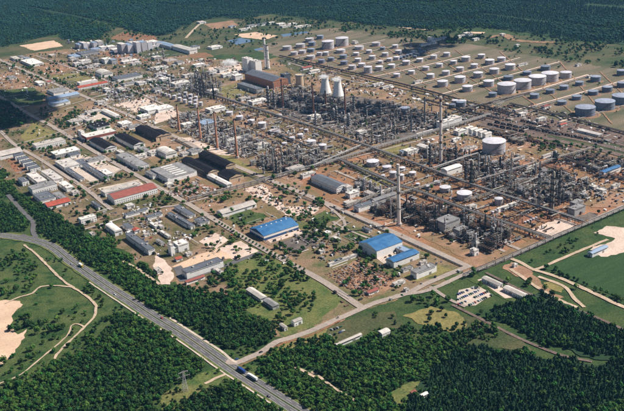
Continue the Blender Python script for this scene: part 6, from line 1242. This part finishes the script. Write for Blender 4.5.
# ------------------------------------------------------------------ steam and clouds
def puff_mat(name, dens, col):
    m = bpy.data.materials.new(name); m.use_nodes = True; nt = m.node_tree; n = nt.nodes; n.remove(n['Principled BSDF']); v = n.new('ShaderNodeVolumePrincipled'); L = nt.links
    v.inputs['Color'].default_value = (*col, 1); v.inputs['Anisotropy'].default_value = .2
    tc = n.new('ShaderNodeTexCoord'); ln = n.new('ShaderNodeVectorMath'); ln.operation = 'LENGTH'; L.new(tc.outputs['Object'], ln.inputs[0])
    no = n.new('ShaderNodeTexNoise'); no.inputs['Scale'].default_value = 2.6; no.inputs['Detail'].default_value = 4; L.new(tc.outputs['Object'], no.inputs['Vector'])
    ad = n.new('ShaderNodeMath'); ad.operation = 'MULTIPLY_ADD'; ad.inputs[1].default_value = 1.5; L.new(no.outputs['Fac'], ad.inputs[0]); ng2 = n.new('ShaderNodeMath'); ng2.operation = 'MULTIPLY'; ng2.inputs[1].default_value = -1.0; L.new(ln.outputs['Value'], ng2.inputs[0]); L.new(ng2.outputs[0], ad.inputs[2])
    mr = n.new('ShaderNodeMapRange'); mr.inputs['From Min'].default_value = -.18; mr.inputs['From Max'].default_value = .55; mr.inputs['To Min'].default_value = 0; mr.inputs['To Max'].default_value = dens; L.new(ad.outputs[0], mr.inputs['Value'])
    L.new(mr.outputs[0], v.inputs['Density']); L.new(v.outputs[0], n['Material Output'].inputs['Volume']); MATS[name] = m
puff_mat('steam', .22, (1.0, 1.0, 1.0))
def puff(x, y, z, rx, ry, rz, seed, label):
    rn = np.random.RandomState(seed); v = I3[0].copy(); d = np.ones(len(v))
    for k in range(9):
        a = rn.normal(size=3); a /= np.linalg.norm(a); d += .26 * np.clip((v @ a - .55) / .45, 0, 1) * rn.uniform(.4, 1)
    v = v * d[:, None]; b = MB(); b.add([tuple(p) for p in v], I3[1]); o = link('steam_cloud', b.mesh('steam_cloud', 'steam', True)); o.location = (x, y, z); o.scale = (rx, ry, rz); o['kind'] = 'stuff'; o['label'] = label
for i, (x, y) in enumerate([(324.2, 74.5), (337.5, 76)]):
    c = P((325.6, 338.2)[i], (94, 97)[i]); k = mpp(c, np.array([1., 0, 0])); h = (16.2, 16.4)[i] * k * 1.02
    puff(c[0] - 1.0 * k, c[1], h + 1.2 * k, 6.2 * k, 5 * k, 2.6 * k, i + 1, 'white steam over the %s cooling tower' % ('left', 'right')[i])
c = P(230, 68); k = mpp(c, np.array([1., 0, 0])); puff(c[0], c[1], 5.0 * k, 9.5 * k, 6 * k, 4.6 * k, 5, 'drifting white steam left of the power station')
mc = bpy.data.materials.new('cloud_white'); mc.use_nodes = True; mc.node_tree.nodes['Principled BSDF'].inputs['Base Color'].default_value = (.85, .86, .88, 1); mc.node_tree.nodes['Principled BSDF'].inputs['Roughness'].default_value = 1; MATS['cloud_white'] = mc
def cloud(px, n, r0, r1, seed, label, alt=950.0):
    rn = np.random.RandomState(seed); w = [P(*p) for p in px]; x0, y0 = np.min(w, axis=0)[:2]; x1, y1 = np.max(w, axis=0)[:2]; b = MB(); k = 0; sh = np.array(SV) / SV.z
    while k < n:
        x, y = rn.uniform(x0, x1), rn.uniform(y0, y1)
        if not inside(w, [x], [y])[0]: continue
        k += 1; r = rn.uniform(r0, r1); z = alt + rn.uniform(-10, 40); c = np.array([x, y, 0]) + sh * z
        v = I2[0] * (r * (1 + rn.uniform(-.12, .12, (len(I2[0]), 1)))) * (1, 1, .5) + c; b.add([tuple(p) for p in v], I2[1])
    o = link('cloud', b.mesh('cloud', 'cloud_white', True)); o['kind'] = 'stuff'; o['label'] = label
cloud([(-40, 95), (8, 93), (45, 97), (60, 103), (52, 110), (30, 113), (24, 124), (-40, 130)], 34, 22, 55, 1, 'small cumulus cloud above the left of the works')
cloud([(262, 103), (300, 101), (345, 103), (390, 106), (440, 112), (455, 119), (420, 125), (380, 123), (340, 117), (300, 112)], 17, 12, 26, 2, 'broken cumulus cloud above the central plant')
cloud([(398, 46), (430, 42), (470, 34), (480, 38), (440, 52), (410, 58)], 16, 18, 40, 3, 'little cloud above the far tank farm')
write_labels()
# ------------------------------------------------------------------ air
hz = bpy.data.materials.new('haze_air'); hz.use_nodes = True; n = hz.node_tree.nodes; n.remove(n['Principled BSDF']); v = n.new('ShaderNodeVolumePrincipled')
v.inputs['Color'].default_value = (.20, .52, 1.0, 1); v.inputs['Density'].default_value = 2.6e-5; v.inputs['Anisotropy'].default_value = .1
hz.node_tree.links.new(v.outputs[0], n['Material Output'].inputs['Volume']); MATS['haze_air'] = hz
b = MB(); b.box(0, 5000, -1.0, 18400, 18400, 507, bottom=True); b.f.append((3, 2, 1, 0)) if len(b.f) < 6 else None; b.m = [0] * len(b.f)
o = link('haze', b.mesh('haze', 'haze_air')); o['kind'] = 'stuff'; o['label'] = 'thin bluish summer haze over the whole landscape'
